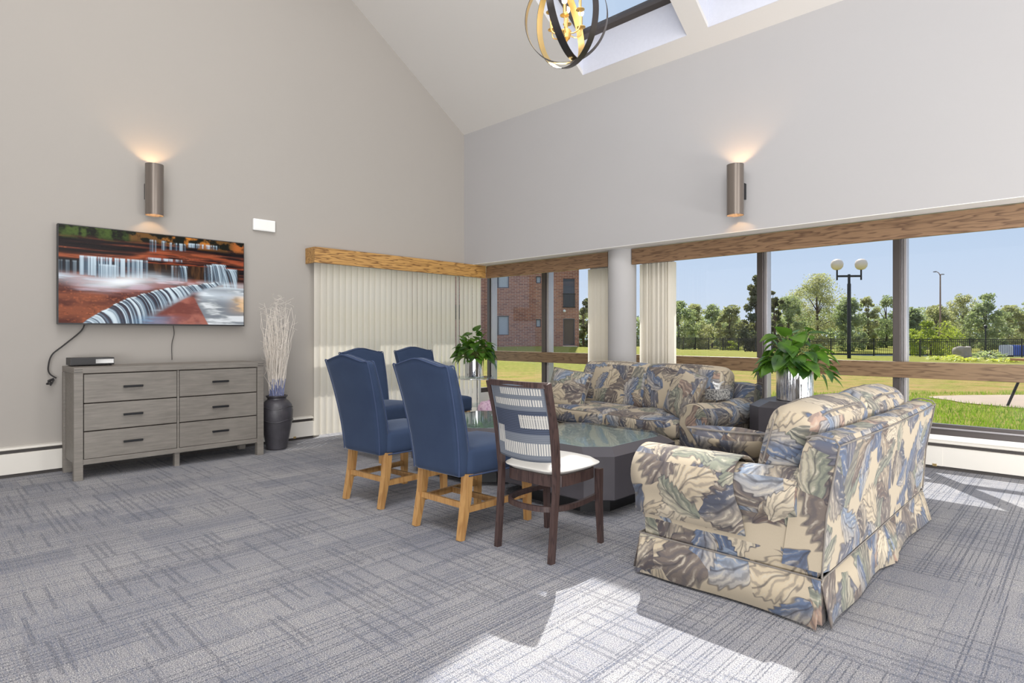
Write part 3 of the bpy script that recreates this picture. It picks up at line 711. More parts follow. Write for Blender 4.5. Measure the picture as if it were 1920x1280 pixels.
# sconces
def sconce(label, loc, rz):
    t = thing('wall_sconce', label, 'wall lamp', loc, rz)         # wall at local y=0, room side -y
    bm = bmesh.new(); n = 40; r0, r1, H = .077, .0745, .475
    lathe(bm, [(r0, 0), (r0, H), (r1, H), (r1, 0), (r0, 0)], n, (0, -.125, 0), cap=False); bmesh.ops.remove_doubles(bm, verts=bm.verts, dist=1e-5)
    obj('cylinder_shade', bm, M['sconce'], t)
    obj('wall_mount', Box(-.055, .055, -.055, -.001, .16, .31, .004), M['blackmetal'], t, smooth=0)
    for z, s in ((.12, -1), (H-.12, 1)):
        obj('lamp_glow', Lathe([(.06, z-.012), (.06, z+.012)], 24, (0, -.125, 0)), M['sconceglow'], t)
        l = bpy.data.lights.new('sconce_spot', 'SPOT'); l.energy = 6.5 if s > 0 else 3.2; l.color = (1, .62, .30); l.spot_size = R(150); l.spot_blend = .6; l.shadow_soft_size = .02
        lo = bpy.data.objects.new('sconce_spot', l); C.objects.link(lo); lo.parent = t; lo.location = (0, -.125, z+s*.045)
        lo.rotation_euler = (0, 0, 0) if s < 0 else (PI, 0, 0)
    return t
sconce('bronze cylinder up and down sconce on the left wall above the television', (XL, 1.655, 2.29), R(90))
sconce('bronze cylinder up and down sconce on the grey wall above the windows', (-2.41, YW, 2.295), 0)
t = thing('wall_vent_box', 'small white rectangular box high on the left wall beside the television', 'wall box', (XL, 2.73, 2.29))
obj('cover', Box(.001, .035, -.118, .118, 0, .122, .005), M['plastic'], t, smooth=0); obj('face_plate', Box(.035, .038, -.108, .108, .01, .112, .001), M['white'], t, smooth=0)
t = thing('wall_outlet', 'white wall outlet low on the left wall beside the vase', 'outlet', (XL, 2.60, .45))
obj('plate', Box(.001, .007, -.035, .035, 0, .115, .002), M['plastic'], t, smooth=0)
# vase with twigs
va = thing('floor_vase', 'tall dark charcoal vase on the carpet beside the dresser', 'vase', (-6.02, 2.70, 0))
g = G('vase_glaze'); tc = g.gen(); nz = g.noise(tc, 14, 4, .6); g.P(Base_Color=g.mix(nz, lin(44, 42, 46), lin(78, 76, 82)), Roughness=.42); g.bump(nz, .3, .01); M['vase'] = g.m
prof = [(.0, .002), (.09, 0), (.10, .01), (.112, .08), (.135, .20), (.155, .32), (.158, .40), (.145, .455), (.115, .495), (.093, .51), (.092, .525), (.106, .54), (.107, .55), (.096, .552), (.085, .54), (.084, .50), (.07, .48), (0, .475)]
obj('vase_body', Lathe(prof, 40, cap=False), M['vase'], va)
bm = bmesh.new()
for z in (.30, .43): tube(bm, [((.158 if z < .4 else .153)*math.cos(a)*1.0, (.158 if z < .4 else .153)*math.sin(a), z+.012*math.sin(3*a)) for a in np.linspace(0, 2*PI, 40, endpoint=False)], .004, 5, True)
obj('relief_band', bm, M['vase'], va)
bm = bmesh.new(); bm2 = bmesh.new(); rt = random.Random(5)
for i in range(150):
    a = rt.uniform(0, 2*PI); r = .01+.06*rt.random(); H = rt.uniform(.35, 1.02)**1.0; sp = rt.uniform(.05, .19)
    p = []; cur = Vector((r*math.cos(a), r*math.sin(a), .48)); dr = Vector((math.cos(a)*sp*.6, math.sin(a)*sp*.6, 1))
    for k in range(9):
        p.append(cur.copy()); f = k/8
        cur = cur + dr*H/8 + Vector((rt.uniform(-.012, .012), rt.uniform(-.012, .012), 0))*(.5+2*f)
        if cur.x < -.36: cur.x = -.36
    tube(bm, p, [.0034-.002*k/8 for k in range(9)], 4, caps=False)
    tube(bm2, [p[0]*1.0, p[1]+Vector((.003, 0, 0)), p[2]+Vector((.003, -.003, 0))], .0034, 4, caps=False)
    if i % 2 == 0:
        q = p[-1]; s = []
        for k in range(9):
            b = k*.8+a; s.append(Vector((max(-.36, q.x+.035*math.cos(b)-.03*math.cos(a)), q.y+.035*math.sin(b), q.z+.012*k)))
        tube(bm, s, .0012, 3, caps=False)
tw = obj('dried_twigs', bm, M['twig']); tw.location = (-6.02, 2.70, 0); tag(tw, 'bunch of pale curly dried twigs standing in the charcoal vase', 'twigs')
obj('blue_stems', bm2, M['twigblue'], tw)
# ------------------------------------------------------------------ blue upholstered chairs
def blue_chair(label, loc, rz):
    t = thing('upholstered_chair', label, 'chair', loc, rz, None)   # faces local +y, origin at footprint centre
    bm = bmesh.new(); nx, nz = 18, 22
    def f(p, u):
        h = (u.z+1)/2; hw = .205+.045*h
        x = u.x*hw*(1 if abs(u.x) < .99 else 1)
        if h > .9: x = u.x*(hw)
        crest = .030*math.exp(-(u.x/.42)**2) - .012*math.exp(-((abs(u.x)-.82)/.2)**2)
        z = .355+.655*h + crest*max(0, (h-.7)/.3)
        lean = -.015 - .15*h**1.5
        th = (.105-.045*h)/2
        y = -.235+lean+th*1.0*u.y - .025*(1-u.x*u.x)*h*(1 if True else 0)
        # soften the rim
        q = max(abs(u.x)**8, (h**14))
        y = y - th*.0
        return Vector((x, y, z))
    # build with rounded rims through rbox on unit-ish box then remap
    def g2(p, u):
        uu = Vector((p.x/.25, p.y/.05, (p.z/.33))); v = f(p, Vector((max(-1, min(1, uu.x)), max(-1, min(1, uu.y)), max(-1, min(1, uu.z)))))
        return v
    rbox(bm, .5, .1, .66, .03, nx, 4, nz, g2)
    back = obj('backrest', bm, M['velvet'], t, 60)
    # piping along both sides and the top
    bm = bmesh.new()
    for yy in (-.86, .86):
        path = [g2(Vector((-.245, yy*.05, z)), None) for z in np.linspace(-.32, .32, 16)] + [g2(Vector((x, yy*.05, .327)), None) for x in np.linspace(-.235, .235, 20)] + [g2(Vector((.245, yy*.05, z)), None) for z in np.linspace(.32, -.32, 16)]
        tube(bm, path, .0045, 5)
    obj('piping', bm, M['velvetpipe'], back)
    # seat: upholstered block wider at the front
    bm = bmesh.new()
    def fs(p, u):
        w = 1+.10*(p.y/.26)
        z = p.z + (.022*(1-u.x**2)*(1-u.y**2) if u.z > 0 else 0)
        return Vector((p.x*w, p.y+.03, z+.435))
    rbox(bm, .49, .55, .155, .028, 14, 14, 6, fs); obj('seat', bm, M['velvet'], t, 60)
    bm = bmesh.new(); tube(bm, [(-.222, -.235, .362), (.222, -.235, .362), (.262, .29, .362), (-.262, .29, .362)], .005, 5, True); obj('hem_piping', bm, M['velvetpipe'], t)
    for s in (-1, 1):
        bm = bmesh.new(); sweep_rect(bm, [(s*.195, -.225, .37), (s*.197, -.24, .22), (s*.20, -.285, .0)], [.05, .046, .036], [.05, .046, .036], (0, 1, 0)); obj('leg', bm, M['leg'], t, smooth=0)
        bm = bmesh.new(); sweep_rect(bm, [(s*.222, .265, .37), (s*.226, .27, .0)], [.05, .036], [.05, .036], (0, 1, 0)); obj('leg', bm, M['leg'], t, smooth=0)
        bm = bmesh.new(); sweep_rect(bm, [(s*.198, -.245, .165), (s*.223, .26, .165)], .02, .036); obj('side_stretcher', bm, M['leg'], t, smooth=0)
    bm = bmesh.new(); sweep_rect(bm, [(-.205, .02, .165), (.205, .02, .165)], .02, .034); obj('cross_stretcher', bm, M['leg'], t, smooth=0)
    bm = bmesh.new(); sweep_rect(bm, [(-.20, -.25, .19), (.20, -.25, .19)], .018, .034); obj('rear_stretcher', bm, M['leg'], t, smooth=0)
    return t
c1 = blue_chair('blue upholstered chair with its back to the camera, nearest the striped back chair', (-2.79, 2.50, 0), R(2))
GR = 'blue upholstered high back chairs'
c1['group'] = GR
dup(c1, (-3.65, 2.52, 0), R(4), 'blue upholstered chair with its back to the camera, nearer the dresser', GR)
dup(c1, (-4.93, 3.28, 0), R(-88), 'blue upholstered chair by the closed blinds, half hidden behind the left front chair', GR)
dup(c1, (-5.10, 4.04, 0), R(-90), 'blue upholstered chair nearest the corner plant, mostly hidden', GR)
# ------------------------------------------------------------------ striped back chair
rc = thing('dining_chair', 'dark wood chair with striped woven back and round white seat', 'chair', (-2.18, 2.55, 0), R(1.5))
def rpost(s):
    return [(s*.19, -.235, 0), (s*.192, -.215, .22), (s*.195, -.20, .44), (s*.200, -.225, .68), (s*.205, -.285, .925)]
for s in (-1, 1):
    bm = bmesh.new(); sweep_rect(bm, smoothpath(rpost(s), 4), .026, [.034]*9+[.042]*4+[.034]*4, (0, 1, 0)); obj('rear_post', bm, M['darkframe'], rc, smooth=0)
    bm = bmesh.new(); sweep_rect(bm, [(s*.19, .19, .42), (s*.19, .19, .25), (s*.195, .20, 0)], [.036, .033, .026], [.036, .033, .026], (0, 1, 0)); obj('leg', bm, M['darkframe'], rc, smooth=0)
def arc(z, bow, y0, w=.192, n=14):
    return [(w*math.sin(a)/math.sin(1.0), y0-bow*(math.cos(a)-math.cos(1.0))/(1-math.cos(1.0)), z) for a in np.linspace(-1.0, 1.0, n)]
bm = bmesh.new(); sweep_rect(bm, arc(.915, .035, -.283, .205), .020, .030); obj('crest_rail', bm, M['darkframe'], rc, smooth=0)
nx, ny = 150, 190
Ug, Vg = np.meshgrid(np.linspace(-1, 1, nx), np.linspace(0, 1, ny))
def backpt(u, v, off):
    z = .525+.385*v; y0 = np.interp(z, [.44, .68, .925], [-.20, -.225, -.285])
    return np.stack([u*.183, y0-.035*(1-u*u)*(.6+.4*v)+off, z + .012*(u*u-1)*(1-v)], -1)
L_ = lambda *c: np.array(lin(*c))
u01 = (Ug+1)/2; colw = np.ones((ny, nx, 3))*L_(112, 118, 128)
hl = (np.sin(Vg*260)*.5+.5)[..., None]; colw = colw*(.75+.35*hl)
blue = ((Vg > .34) & (Vg < .66))[..., None]; colw = np.where(blue, L_(62, 70, 88)*(.6+.9*hl), colw)
def bars(v0, v1, u0, u1, n, c=L_(196, 193, 186)):
    global colw
    m = (Vg > v0) & (Vg < v1) & (u01 > u0) & (u01 < u1) & (np.mod(u01*n, 1) > .34); colw = np.where(m[..., None], c, colw)
bars(.87, .96, .22, .97, 24); bars(.72, .81, .05, .95, 24); bars(.42, .60, .52, 1, 24); bars(.17, .42, .0, .16, 24); bars(.06, .22, .14, 1, 24)
u_w = ((Vg > .42) & (Vg < .60) & (u01 > .52) & (np.mod(Vg*60, 1) < .35) & (np.mod(u01*24, 1) < .4))[..., None]; colw = np.where(u_w, L_(200, 196, 186), colw)
wb_ = painted('woven_back', backpt(Ug, Vg, -.012), colw, M['weave'], rc)
painted('woven_back_front', backpt(Ug, Vg, .012), colw, M['weave'], rc)
bm = bmesh.new()
rim = [Vector(backpt(np.array(u), np.array(v), 0.)) for u, v in [(x, 0) for x in np.linspace(-1, 1, 12)]+[(1, x) for x in np.linspace(0.05, 1, 10)]+[(x, 1) for x in np.linspace(.95, -1, 12)]+[(-1, x) for x in np.linspace(.95, .05, 10)]]
tube(bm, rim, .014, 6, True); obj('back_edge', bm, simple('slate_trim', lin(92, 98, 108), .8), rc)
def seatshape(z0, z1, k, dome, top=True):
    bm = bmesh.new()
    def f(p, u):
        r = math.hypot(u.x, u.y); m = max(abs(u.x), abs(u.y)); 
        pw = 5.0; sc = 1.0/max(1e-6, (abs(u.x)**pw+abs(u.y)**pw)**(1/pw)) * m if m > 1e-6 else 1
        x, y = u.x*sc*.225*k, u.y*sc*.215*k
        x *= 1-.10*(-u.y)*(u.y < 0)
        q = max(0, (abs(u.z)-.0)); e = 1-.06*q**2
        z = (z0+z1)/2 + u.z*(z1-z0)/2*(1 if m < .98 else .35) + dome*(1-min(1, r*r))*(u.z > 0)
        return Vector((x*e, y*e+.0, z))
    rbox(bm, 1, 1, 1, .01, 18, 18, 4, f); return bm
obj('seat', seatshape(.435, .485, 1.0, .012), M['vinyl'], rc, 80)
bm = bmesh.new(); ap = []
for i in range(28):
    a = 2*PI*i/28; cx, sy = math.cos(a), math.sin(a); m = (abs(cx)**5+abs(sy)**5)**(-1/5); ap.append((cx*m*.198, sy*m*.192))
bm2 = bmesh.new()
n = len(ap)
v0 = [bm2.verts.new((x, y, .375)) for x, y in ap]; v1 = [bm2.verts.new((x, y, .435)) for x, y in ap]; bm2.faces.new(v0); bm2.faces.new(v1[::-1])
for i in range(n): bm2.faces.new((v0[i], v0[(i+1) % n], v1[(i+1) % n], v1[i]))
obj('seat_apron', bm2, M['darkframe'], rc, 30)
hp = [(.175, .19, .265), (.19, .05, .262), (.185, -.10, .26), (.13, -.20, .26), (0, -.235, .26), (-.13, -.20, .26), (-.185, -.10, .26), (-.19, .05, .262), (-.175, .19, .265)]
bm = bmesh.new(); sweep_rect(bm, smoothpath(hp, 5), .018, .028); obj('hoop_stretcher', bm, M['darkframe'], rc, 40)
# ------------------------------------------------------------------ octagonal tables
def octo(x0, x1, y0, y1, c):
    return [(x0+c, y0), (x1-c, y0), (x1, y0+c), (x1, y1-c), (x1-c, y1), (x0+c, y1), (x0, y1-c), (x0, y0+c)]
def loft(bm, loops, cap0=True, cap1=True):
    R_ = [[bm.verts.new(p) for p in lp] for lp in loops]; n = len(loops[0])
    for A, B in zip(R_, R_[1:]):
        for j in range(n): bm.faces.new((A[j], A[(j+1) % n], B[(j+1) % n], B[j]))
    if cap0: bm.faces.new(R_[0][::-1])
    if cap1: bm.faces.new(R_[-1])
    return bm
def octtable(name, label, cat, x0, x1, y0, y1, c, H, lip, zb, glass_top):
    cx, cy = (x0+x1)/2, (y0+y1)/2; hx, hy = (x1-x0)/2, (y1-y0)/2
    t = thing(name, label, cat, (cx, cy, 0))
    def ring(d, z, cc=c): return [(x, y, z) for x, y in octo(-hx+d, hx-d, -hy+d, hy-d, cc)]
    dz = .045
    obj('plinth', loft(bmesh.new(), [ring(.12, 0, c), ring(.12, zb, c)]), M['black'], t, smooth=0)
    bm = loft(bmesh.new(), [ring(.012, zb), ring(0, zb+.01), ring(0, H-dz), ring(lip, H)] + ([ring(lip+.005, H-.012)] if glass_top else []))
    obj('table_body', bm, M['table'], t, smooth=0)
    if glass_top:
        M.setdefault('inner', simple('inner_table_panel', lin(190, 194, 196), .3, var=.1, scale=4)); obj('inner_panel', loft(bmesh.new(), [ring(lip+.012, H-.0118, c-.01), ring(lip+.012, H-.0105, c-.01)]), M['inner'], t, smooth=0)
        obj('glass_top', loft(bmesh.new(), [ring(lip+.003, H-.009, c-.01), ring(lip+.003, H+.003, c-.01)]), M['topglass'], t, smooth=0)
    return t
octtable('coffee_table', 'octagonal charcoal coffee table with glass top, the one nearer the camera', 'coffee table', -3.22, -2.18, 3.03, 4.07, .14, .44, .075, .11, True)
octtable('coffee_table', 'octagonal charcoal coffee table with glass top, mostly hidden behind the blue chairs', 'coffee table', -4.32, -3.28, 3.05, 4.09, .14, .44, .075, .11, True)
octtable('end_table', 'tall octagonal charcoal end table between the two floral sofas', 'end table', -1.985, -1.235, 4.66, 5.41, .12, .655, .06, .05, False)
# ------------------------------------------------------------------ sofas
def wr(p, s, amp): return mnoise.noise(Vector(p)*s)*amp
def pillow(w, h, t, name, parent=None, pinch=.9, seed=0):
    """square throw pillow, standing in x-z, thickness along y, origin at centre"""
    bm = bmesh.new(); n = 20
    def pt(u, v, s):
        k = ((1-u**4)*(1-v**4)); th = t/2*max(0, (1-u*u)*(1-v*v))**.42
        x = u*w/2*(1-.05*(1-v*v))*1.0; z = v*h/2*(1-.05*(1-u*u)); ww = wr((x+seed, s*.2, z), 9, .012)*k
        return Vector((x, s*(th+.004)+ww, z))
    for s in (-1, 1):
        g = [[bm.verts.new(pt(-1+2*i/n, -1+2*j/n, s)) for i in range(n+1)] for j in range(n+1)]
        for j in range(n):
            for i in range(n): bm.faces.new((g[j][i], g[j][i+1], g[j+1][i+1], g[j+1][i]))
    bmesh.ops.remove_doubles(bm, verts=bm.verts, dist=.009)
    o = boxuv(obj(name, bm, M['floral'], parent, 70), 1, (seed*.37, seed*.21))
    pm = bmesh.new(); L = []
    for i in range(15): L.append(pt(-1+2*i/15, -1, 0))
    for i in range(15): L.append(pt(1, -1+2*i/15, 0))
    for i in range(15): L.append(pt(1-2*i/15, 1, 0))
    for i in range(15): L.append(pt(-1, 1-2*i/15, 0))
    tube(pm, L, .006, 6, True); obj('piping', pm, M['piping'], o)
    return o
def boxcushion(name, w, d, h, bulge, loc, rx, parent, seed, r=.05):
    """boxed cushion, w along x, d along y (thin axis when upright is y)"""
    bm = bmesh.new(); MX_ = Matrix.Translation(loc) @ Matrix.Rotation(rx, 4, 'X')
    def f(p, u):
        q = p.copy(); ax = 1 if d < h else 2
        a, b = (u.x, u.z) if ax == 1 else (u.x, u.y); k = max(0, 1-a*a)*max(0, 1-b*b)
        s = (p.y/(d/2)) if ax == 1 else (p.z/(h/2))
        q[ax] += s*bulge*k**.6
        o1 = 2 if ax == 1 else 1
        q.x += u.x*.012*(1-b*b); q[o1] += (u.z if ax == 1 else u.y)*.014*(1-a*a)
        q += Vector((0, 1, 0) if ax == 1 else (0, 0, 1))*wr((p.x+seed, p.y, p.z+seed), 7, .010)
        return q
    n1 = 18; rbox(bm, w, d, h, r, n1, 8 if d < h else n1, n1 if d < h else 8, f, MX_)
    o = boxuv(obj(name, bm, M['floral'], parent, 70), 1, (seed*.43, seed*.31))
    pm = bmesh.new()
    for s in (-1, 1):
        L = []
        for i in range(40):
            a = 2*PI*i/40; ca, sa = math.cos(a), math.sin(a); m = (abs(ca)**6+abs(sa)**6)**(-1/6); ua, ub = ca*m, sa*m
            e = .27*r
            if d < h: p = Vector((ua*(w/2-e), s*(d/2-e), ub*(h/2-e))); u = Vector((ua, s, ub))
            else: p = Vector((ua*(w/2-e), ub*(d/2-e), s*(h/2-e))); u = Vector((ua, ub, s))
            L.append(MX_ @ (f(p, u)))
        tube(pm, L, .0045, 6, True)
    obj('piping', pm, M['piping'], o); return o
def sofa(label, loc, rz, W, D, cover_side=0, armH=.61, pitch=(0, .02)):
    t = thing('sofa', label, 'sofa', loc, rz)                    # seat faces local -y
    hw, hd = W/2, D/2
    bm = bmesh.new(); rbox(bm, W-.06, D-.04, .17, .02, 12, 8, 3, None, Matrix.Translation((0, 0, .265)))
    boxuv(obj('base_frame', bm, M['floral'], t, 50))
    # skirt with kick pleats at the corners and the centre
    bm = bmesh.new()
    def side(p0, p1, out, pleats):
        p0 = Vector(p0); p1 = Vector(p1); L = (p1-p0).length; n = 110; top = []; bot = []
        for i in range(n+1):
            s = i/n; p = p0.lerp(p1, s); fl = .030+.010*math.sin(s*L*9); d = min([abs(s-q) for q in pleats]+[1])*L
            if d < .012: fl -= .045
            elif d < .16: fl += .030*(1-d/.16)
            e = .022*(abs(s-.5)*2)**10
            top.append(bm.verts.new(Vector((*p, .19))+Vector((*out, 0))*.004)); 
            b = Vector((*p, .012))+Vector((*out, 0))*(fl+e); bot.append(bm.verts.new(b))
        for i in range(n): bm.faces.new((top[i], top[i+1], bot[i+1], bot[i]))
    x, y = hw-.02, hd-.01
    side((-x, -y), (x, -y), (0, -1), [.5]); side((-x, y), (x, y), (0, 1), [.5]); side((-x, -y), (-x, y), (-1, 0), []); side((x, -y), (x, y), (1, 0), [])
    # inner pleat backing at each corner
    for sx in (-1, 1):
        for sy in (-1, 1):
            a = Vector((sx*(x-.0), sy*(y-.07), .19)); b = Vector((sx*x, sy*y, .19)); c = Vector((sx*(x-.07), sy*y, .19))
            vs = [bm.verts.new(v) for v in (a, b, c)]; vb = [bm.verts.new(v+Vector((sx*.008, sy*.008, -.176))) for v in (a, b, c)]
            for i in (0, 1): bm.faces.new((vs[i], vs[i+1], vb[i+1], vb[i]))
    sk = obj('skirt', bm, M['floral'], t, 60); md = sk.modifiers.new('thick', 'SOLIDIFY'); md.thickness = .006; boxuv(sk)
    pm = bmesh.new(); tube(pm, [(-x-.004, -y-.004, .193), (x+.004, -y-.004, .193), (x+.004, y+.004, .193), (-x-.004, y+.004, .193)], .004, 6, True); obj('skirt_piping', pm, M['piping'], t)
    # rolled arms
    for s in (-1, 1):
        rr = .115; cx = hw-.105; cz = armH-rr
        pr = [(hw-.235, .27), (hw-.03, .27), (hw-.028, .36), (hw-.03, cz-.075)]
        for a in np.linspace(-50, 190, 16): pr.append((cx+rr*1.12*math.cos(R(a)), cz+rr*math.sin(R(a))))
        pr += [(hw-.235, cz-.06)]
        bm = bmesh.new(); segs = 14; loops = []
        for i in range(segs+1):
            yy = -hd+.0 + (D-.10)*i/segs
            k = 1.0 if 0 < i < segs else .93
            yo = yy + (0.012 if i == 0 else 0)
            sag = .012*math.sin(i/segs*PI)
            loops.append([(s*((px-cx)*k+cx), yo, (pz-cz)*k+cz - (sag if pz > cz else 0) + wr((px*s, yy*1.0, pz), 6, .006)) for px, pz in pr])
            if i == 0: loops.append([(s*px, yy+.03, pz) for px, pz in pr])
        loft(bm, loops); boxuv(obj('arm', bm, M['floral'], t, 50), 1, (.3*s, .2))
        pm = bmesh.new(); tube(pm, [(s*px, -hd+.026, pz) for px, pz in pr[1:]], .004, 6); obj('arm_piping', pm, M['piping'], t)
        if cover_side == s:
            bm = bmesh.new(); o1 = []
            cp = [(hw-.245, cz-.04)]+[(cx+(rr+.010)*1.12*math.cos(R(a)), cz+(rr+.010)*math.sin(R(a))) for a in np.linspace(190, -30, 18)]+[(hw-.004, cz-.10), (hw-.006, .36), (hw-.008, .30)]
            rows_ = []
            for i in range(9):
                yy = -hd-.008 + .50*i/8
                rows_.append([bm.verts.new((s*(px+wr((px, yy, pz), 5, .004)), yy+.05*(1-max(0, (pz-.3)/.3))*(i/8), pz)) for px, pz in cp])
            for A, B in zip(rows_, rows_[1:]):
                for j in range(len(cp)-1): bm.faces.new((A[j], A[j+1], B[j+1], B[j]))
            fr = rows_[0]
            cv = obj('arm_cover', bm, M['floral'], t, 60); md = cv.modifiers.new('thick', 'SOLIDIFY'); md.thickness = .007; md.offset = 1; boxuv(cv, 1, (.9, .55))
    # back
    bm = bmesh.new()
    pr = [(hd-.17, .20), (hd-.005, .20), (hd+.012, .45), (hd+.060, .735), (hd+.045, .758), (hd-.02, .768), (hd-.065, .755), (hd-.08, .72), (hd-.14, .42)]
    loops = []
    n = 20
    for i in range(n+1):
        xx = -hw+.02+(W-.04)*i/n; k = .94 if i in (0, n) else 1
        sag = .012*math.sin(i/n*PI)
        loops.append([(xx, (py-hd+.03)*k+hd-.03, (pz-.5)*k+.5 - (sag if pz > .6 else 0)+wr((xx, py, pz), 4, .005)) for py, pz in pr])
    loft(bm, loops); boxuv(obj('back', bm, M['floral'], t, 50), 1, (.15, .7))
    pm = bmesh.new()
    for s in (-1, 1): tube(pm, [(s*(hw-.018), py, pz) for py, pz in pr[1:7]], .004, 6)
    tube(pm, [(xx, hd+.062, .737-.012*math.sin((xx+hw)/W*PI)) for xx in np.linspace(-hw+.02, hw-.02, 24)], .004, 6); obj('back_piping', pm, M['piping'], t)
    # cushions
    iw = (W-.47)/2
    for i, s in enumerate((-1, 1)):
        boxcushion('seat_cushion', iw-.006, D-.24, .15, .022, (s*iw/2, -hd+(D-.24)/2-.012, .415), 0, t, 3+i*5+hd)
        boxcushion('back_cushion', iw+.03+(.05 if True else 0), .19, .46, .045, (s*(iw/2+.015+pitch[0]*(s > 0)), hd-.205, .645+pitch[1]), R(-14), t, 11+i*4+hd, .07)
    return t
sofa('tropical leaf patterned sofa along the windows behind the coffee tables', (-3.05, 4.76, 0), R(-6), 2.0, .86, armH=.645)
sofa('tropical leaf patterned sofa at the front right, seen from its arm and back', (-1.195, 3.545, 0), R(-90), 2.0, .85, cover_side=1, pitch=(.04, -.015))
def place(o, loc, rot): o.location = loc; o.rotation_euler = rot
p = pillow(.44, .40, .15, 'throw_pillow', None, seed=2); place(p, (-3.70, 4.58, .64), (R(-24), R(6), R(10))); tag(p, 'leaf patterned throw pillow at the left end of the window sofa', 'pillow')
p = pillow(.42, .42, .15, 'throw_pillow', None, seed=5); place(p, (-2.42, 4.52, .68), (R(-20), R(12), R(-34))); tag(p, 'leaf patterned throw pillow leaning in the window sofa by its right arm', 'pillow')
p = pillow(.40, .40, .14, 'throw_pillow', None, seed=8); place(p, (-1.33, 3.03, .57), (R(-52), 0, R(-172))); tag(p, 'leaf patterned throw pillow inside the near arm of the front sofa', 'pillow')
# tissue box
tb = thing('tissue_box', 'grey patterned tissue box on the right arm of the window sofa', 'tissue box', (-2.20, 4.66, .647), R(-6))
g = G('tissue_box_print'); tc = g.gen(); nz = g.noise(tc, 70, 2); g.P(Base_Color=g.ramp(nz, [(.45, lin(96, 96, 98)), (.55, lin(178, 176, 172))]), Roughness=.6); M['tbox'] = g.m
obj('carton', Box(-.055, .055, -.10, .10, 0, .08, .002), M['tbox'], tb, smooth=0)
bm = bmesh.new(); n = 12
vs = []
for j in range(6):
    h = j/5; row = []
    for i in range(n):
        a = 2*PI*i/n; r = (.018+.035*h**1.5)*(1+.35*math.sin(3*a+j)); row.append(bm.verts.new((r*math.cos(a)*.6, r*math.sin(a)*1.2, .081+.055*h+.012*math.sin(2*a)*h)))
    vs.append(row)
for A, B in zip(vs, vs[1:]):
    for j in range(n): bm.faces.new((A[j], A[(j+1) % n], B[(j+1) % n], B[j]))
obj('tissue', bm, M['tissue'], tb)
# ------------------------------------------------------------------ potted plants
def heart(bm, base, direc, up, L, Wd, curl, rnd):
    d = direc.normalized(); s = d.cross(up)
    if s.length < .1: s = Vector((1, 0, 0))
    s.normalize(); nrm = s.cross(d).normalized(); prof = [(-.10, .26), (0, .44), (.15, .56), (.35, .54), (.55, .42), (.75, .25), (.9, .10), (1.0, .0)]
    mid = []; lf = []; rg = []
    for (x, w) in prof:
        drop = -curl*x*x*L; fold = .22*w*Wd
        c = base + d*(max(x, 0)*L) + nrm*drop
        mid.append(bm.verts.new(c)); e = base + d*(x*L) + nrm*(drop+fold)
        if w > 0: lf.append(bm.verts.new(e+s*w*Wd)); rg.append(bm.verts.new(e-s*w*Wd))
    for i in range(len(prof)-1):
        if i < len(lf)-1:
            bm.faces.new((mid[i], mid[i+1], lf[i+1], lf[i])); bm.faces.new((mid[i], rg[i], rg[i+1], mid[i+1]))
        else:
            bm.faces.new((mid[i], mid[i+1], lf[i])); bm.faces.new((mid[i], rg[i], mid[i+1]))
def potted(label, loc, potr, poth, nleaf, seed, spread, lift, potmat, hang):
    t = thing('potted_plant', label, 'potted plant', loc)
    obj('pot', Lathe([(0, .002), (potr*.96, 0), (potr, .006), (potr, poth-.004), (potr-.004, poth), (potr-.010, poth-.004), (potr-.010, poth-.03), (0, poth-.03)], 64, cap=False), potmat, t)
    obj('soil', Lathe([(0, poth-.028), (potr-.011, poth-.028), (potr-.011, poth-.022), (0, poth-.018)], 24, cap=False), M['soil'], t)
    r = random.Random(seed); bm = bmesh.new(); sm = bmesh.new()
    for i in range(nleaf):
        a = r.uniform(0, 2*PI); rad = spread*math.sqrt(r.random()); q = rad/spread
        z = poth + lift*(1-q*q*.75)*r.uniform(.35, 1.0) - hang*q**2*r.random()
        b = Vector((rad*math.cos(a), rad*math.sin(a), z)); L = r.uniform(.085, .15)
        out = Vector((math.cos(a+r.uniform(-.7, .7)), math.sin(a+r.uniform(-.7, .7)), r.uniform(-.8, .3) - .35*q + (1.5 if q < .6 and r.random() < .3 else 0)))
        heart(bm, b, out, Vector((r.uniform(-.3, .3), r.uniform(-.3, .3), 1)), L, L*.82, r.uniform(.1, .4), r)
        st = Vector((potr*.5*math.cos(a)*r.random(), potr*.5*math.sin(a)*r.random(), poth-.02)); md = (st+b)/2+Vector((0, 0, .05))
        tube(sm, [st, md, b], .0025, 4, caps=False)
    fo = obj('foliage', bm, M['pothos'], t, 60); obj('stems', sm, leafmatS, t)
    return t
leafmatS = leafmat('stem_green', lin(120, 130, 70), lin(150, 150, 90), .2, 10)
potted('large leafy plant in a rippled chrome pot on the tall end table', (-1.69, 4.93, .656), .135, .255, 92, 3, .25, .36, M['fluted'], .14)
potted('leafy plant in a smooth chrome pot on the round glass stand', (-5.80, 5.24, .625), .125, .24, 110, 9, .24, .38, M['chrome'], .12)
st = thing('plant_stand', 'round glass topped metal stand in the room corner under the plant', 'plant stand', (-5.80, 5.24, 0))
obj('glass_shelf', Lathe([(.26, .612), (.262, .618), (.26, .624)], 48), M['topglass'], st); obj('glass_shelf', Lathe([(.20, .25), (.202, .256), (.20, .262)], 40), M['topglass'], st)
bm = bmesh.new(); tube(bm, [(.262*math.cos(a), .262*math.sin(a), .606) for a in np.linspace(0, 2*PI, 48, endpoint=False)], .006, 6, True); obj('rim', bm, M['chrome'], st)
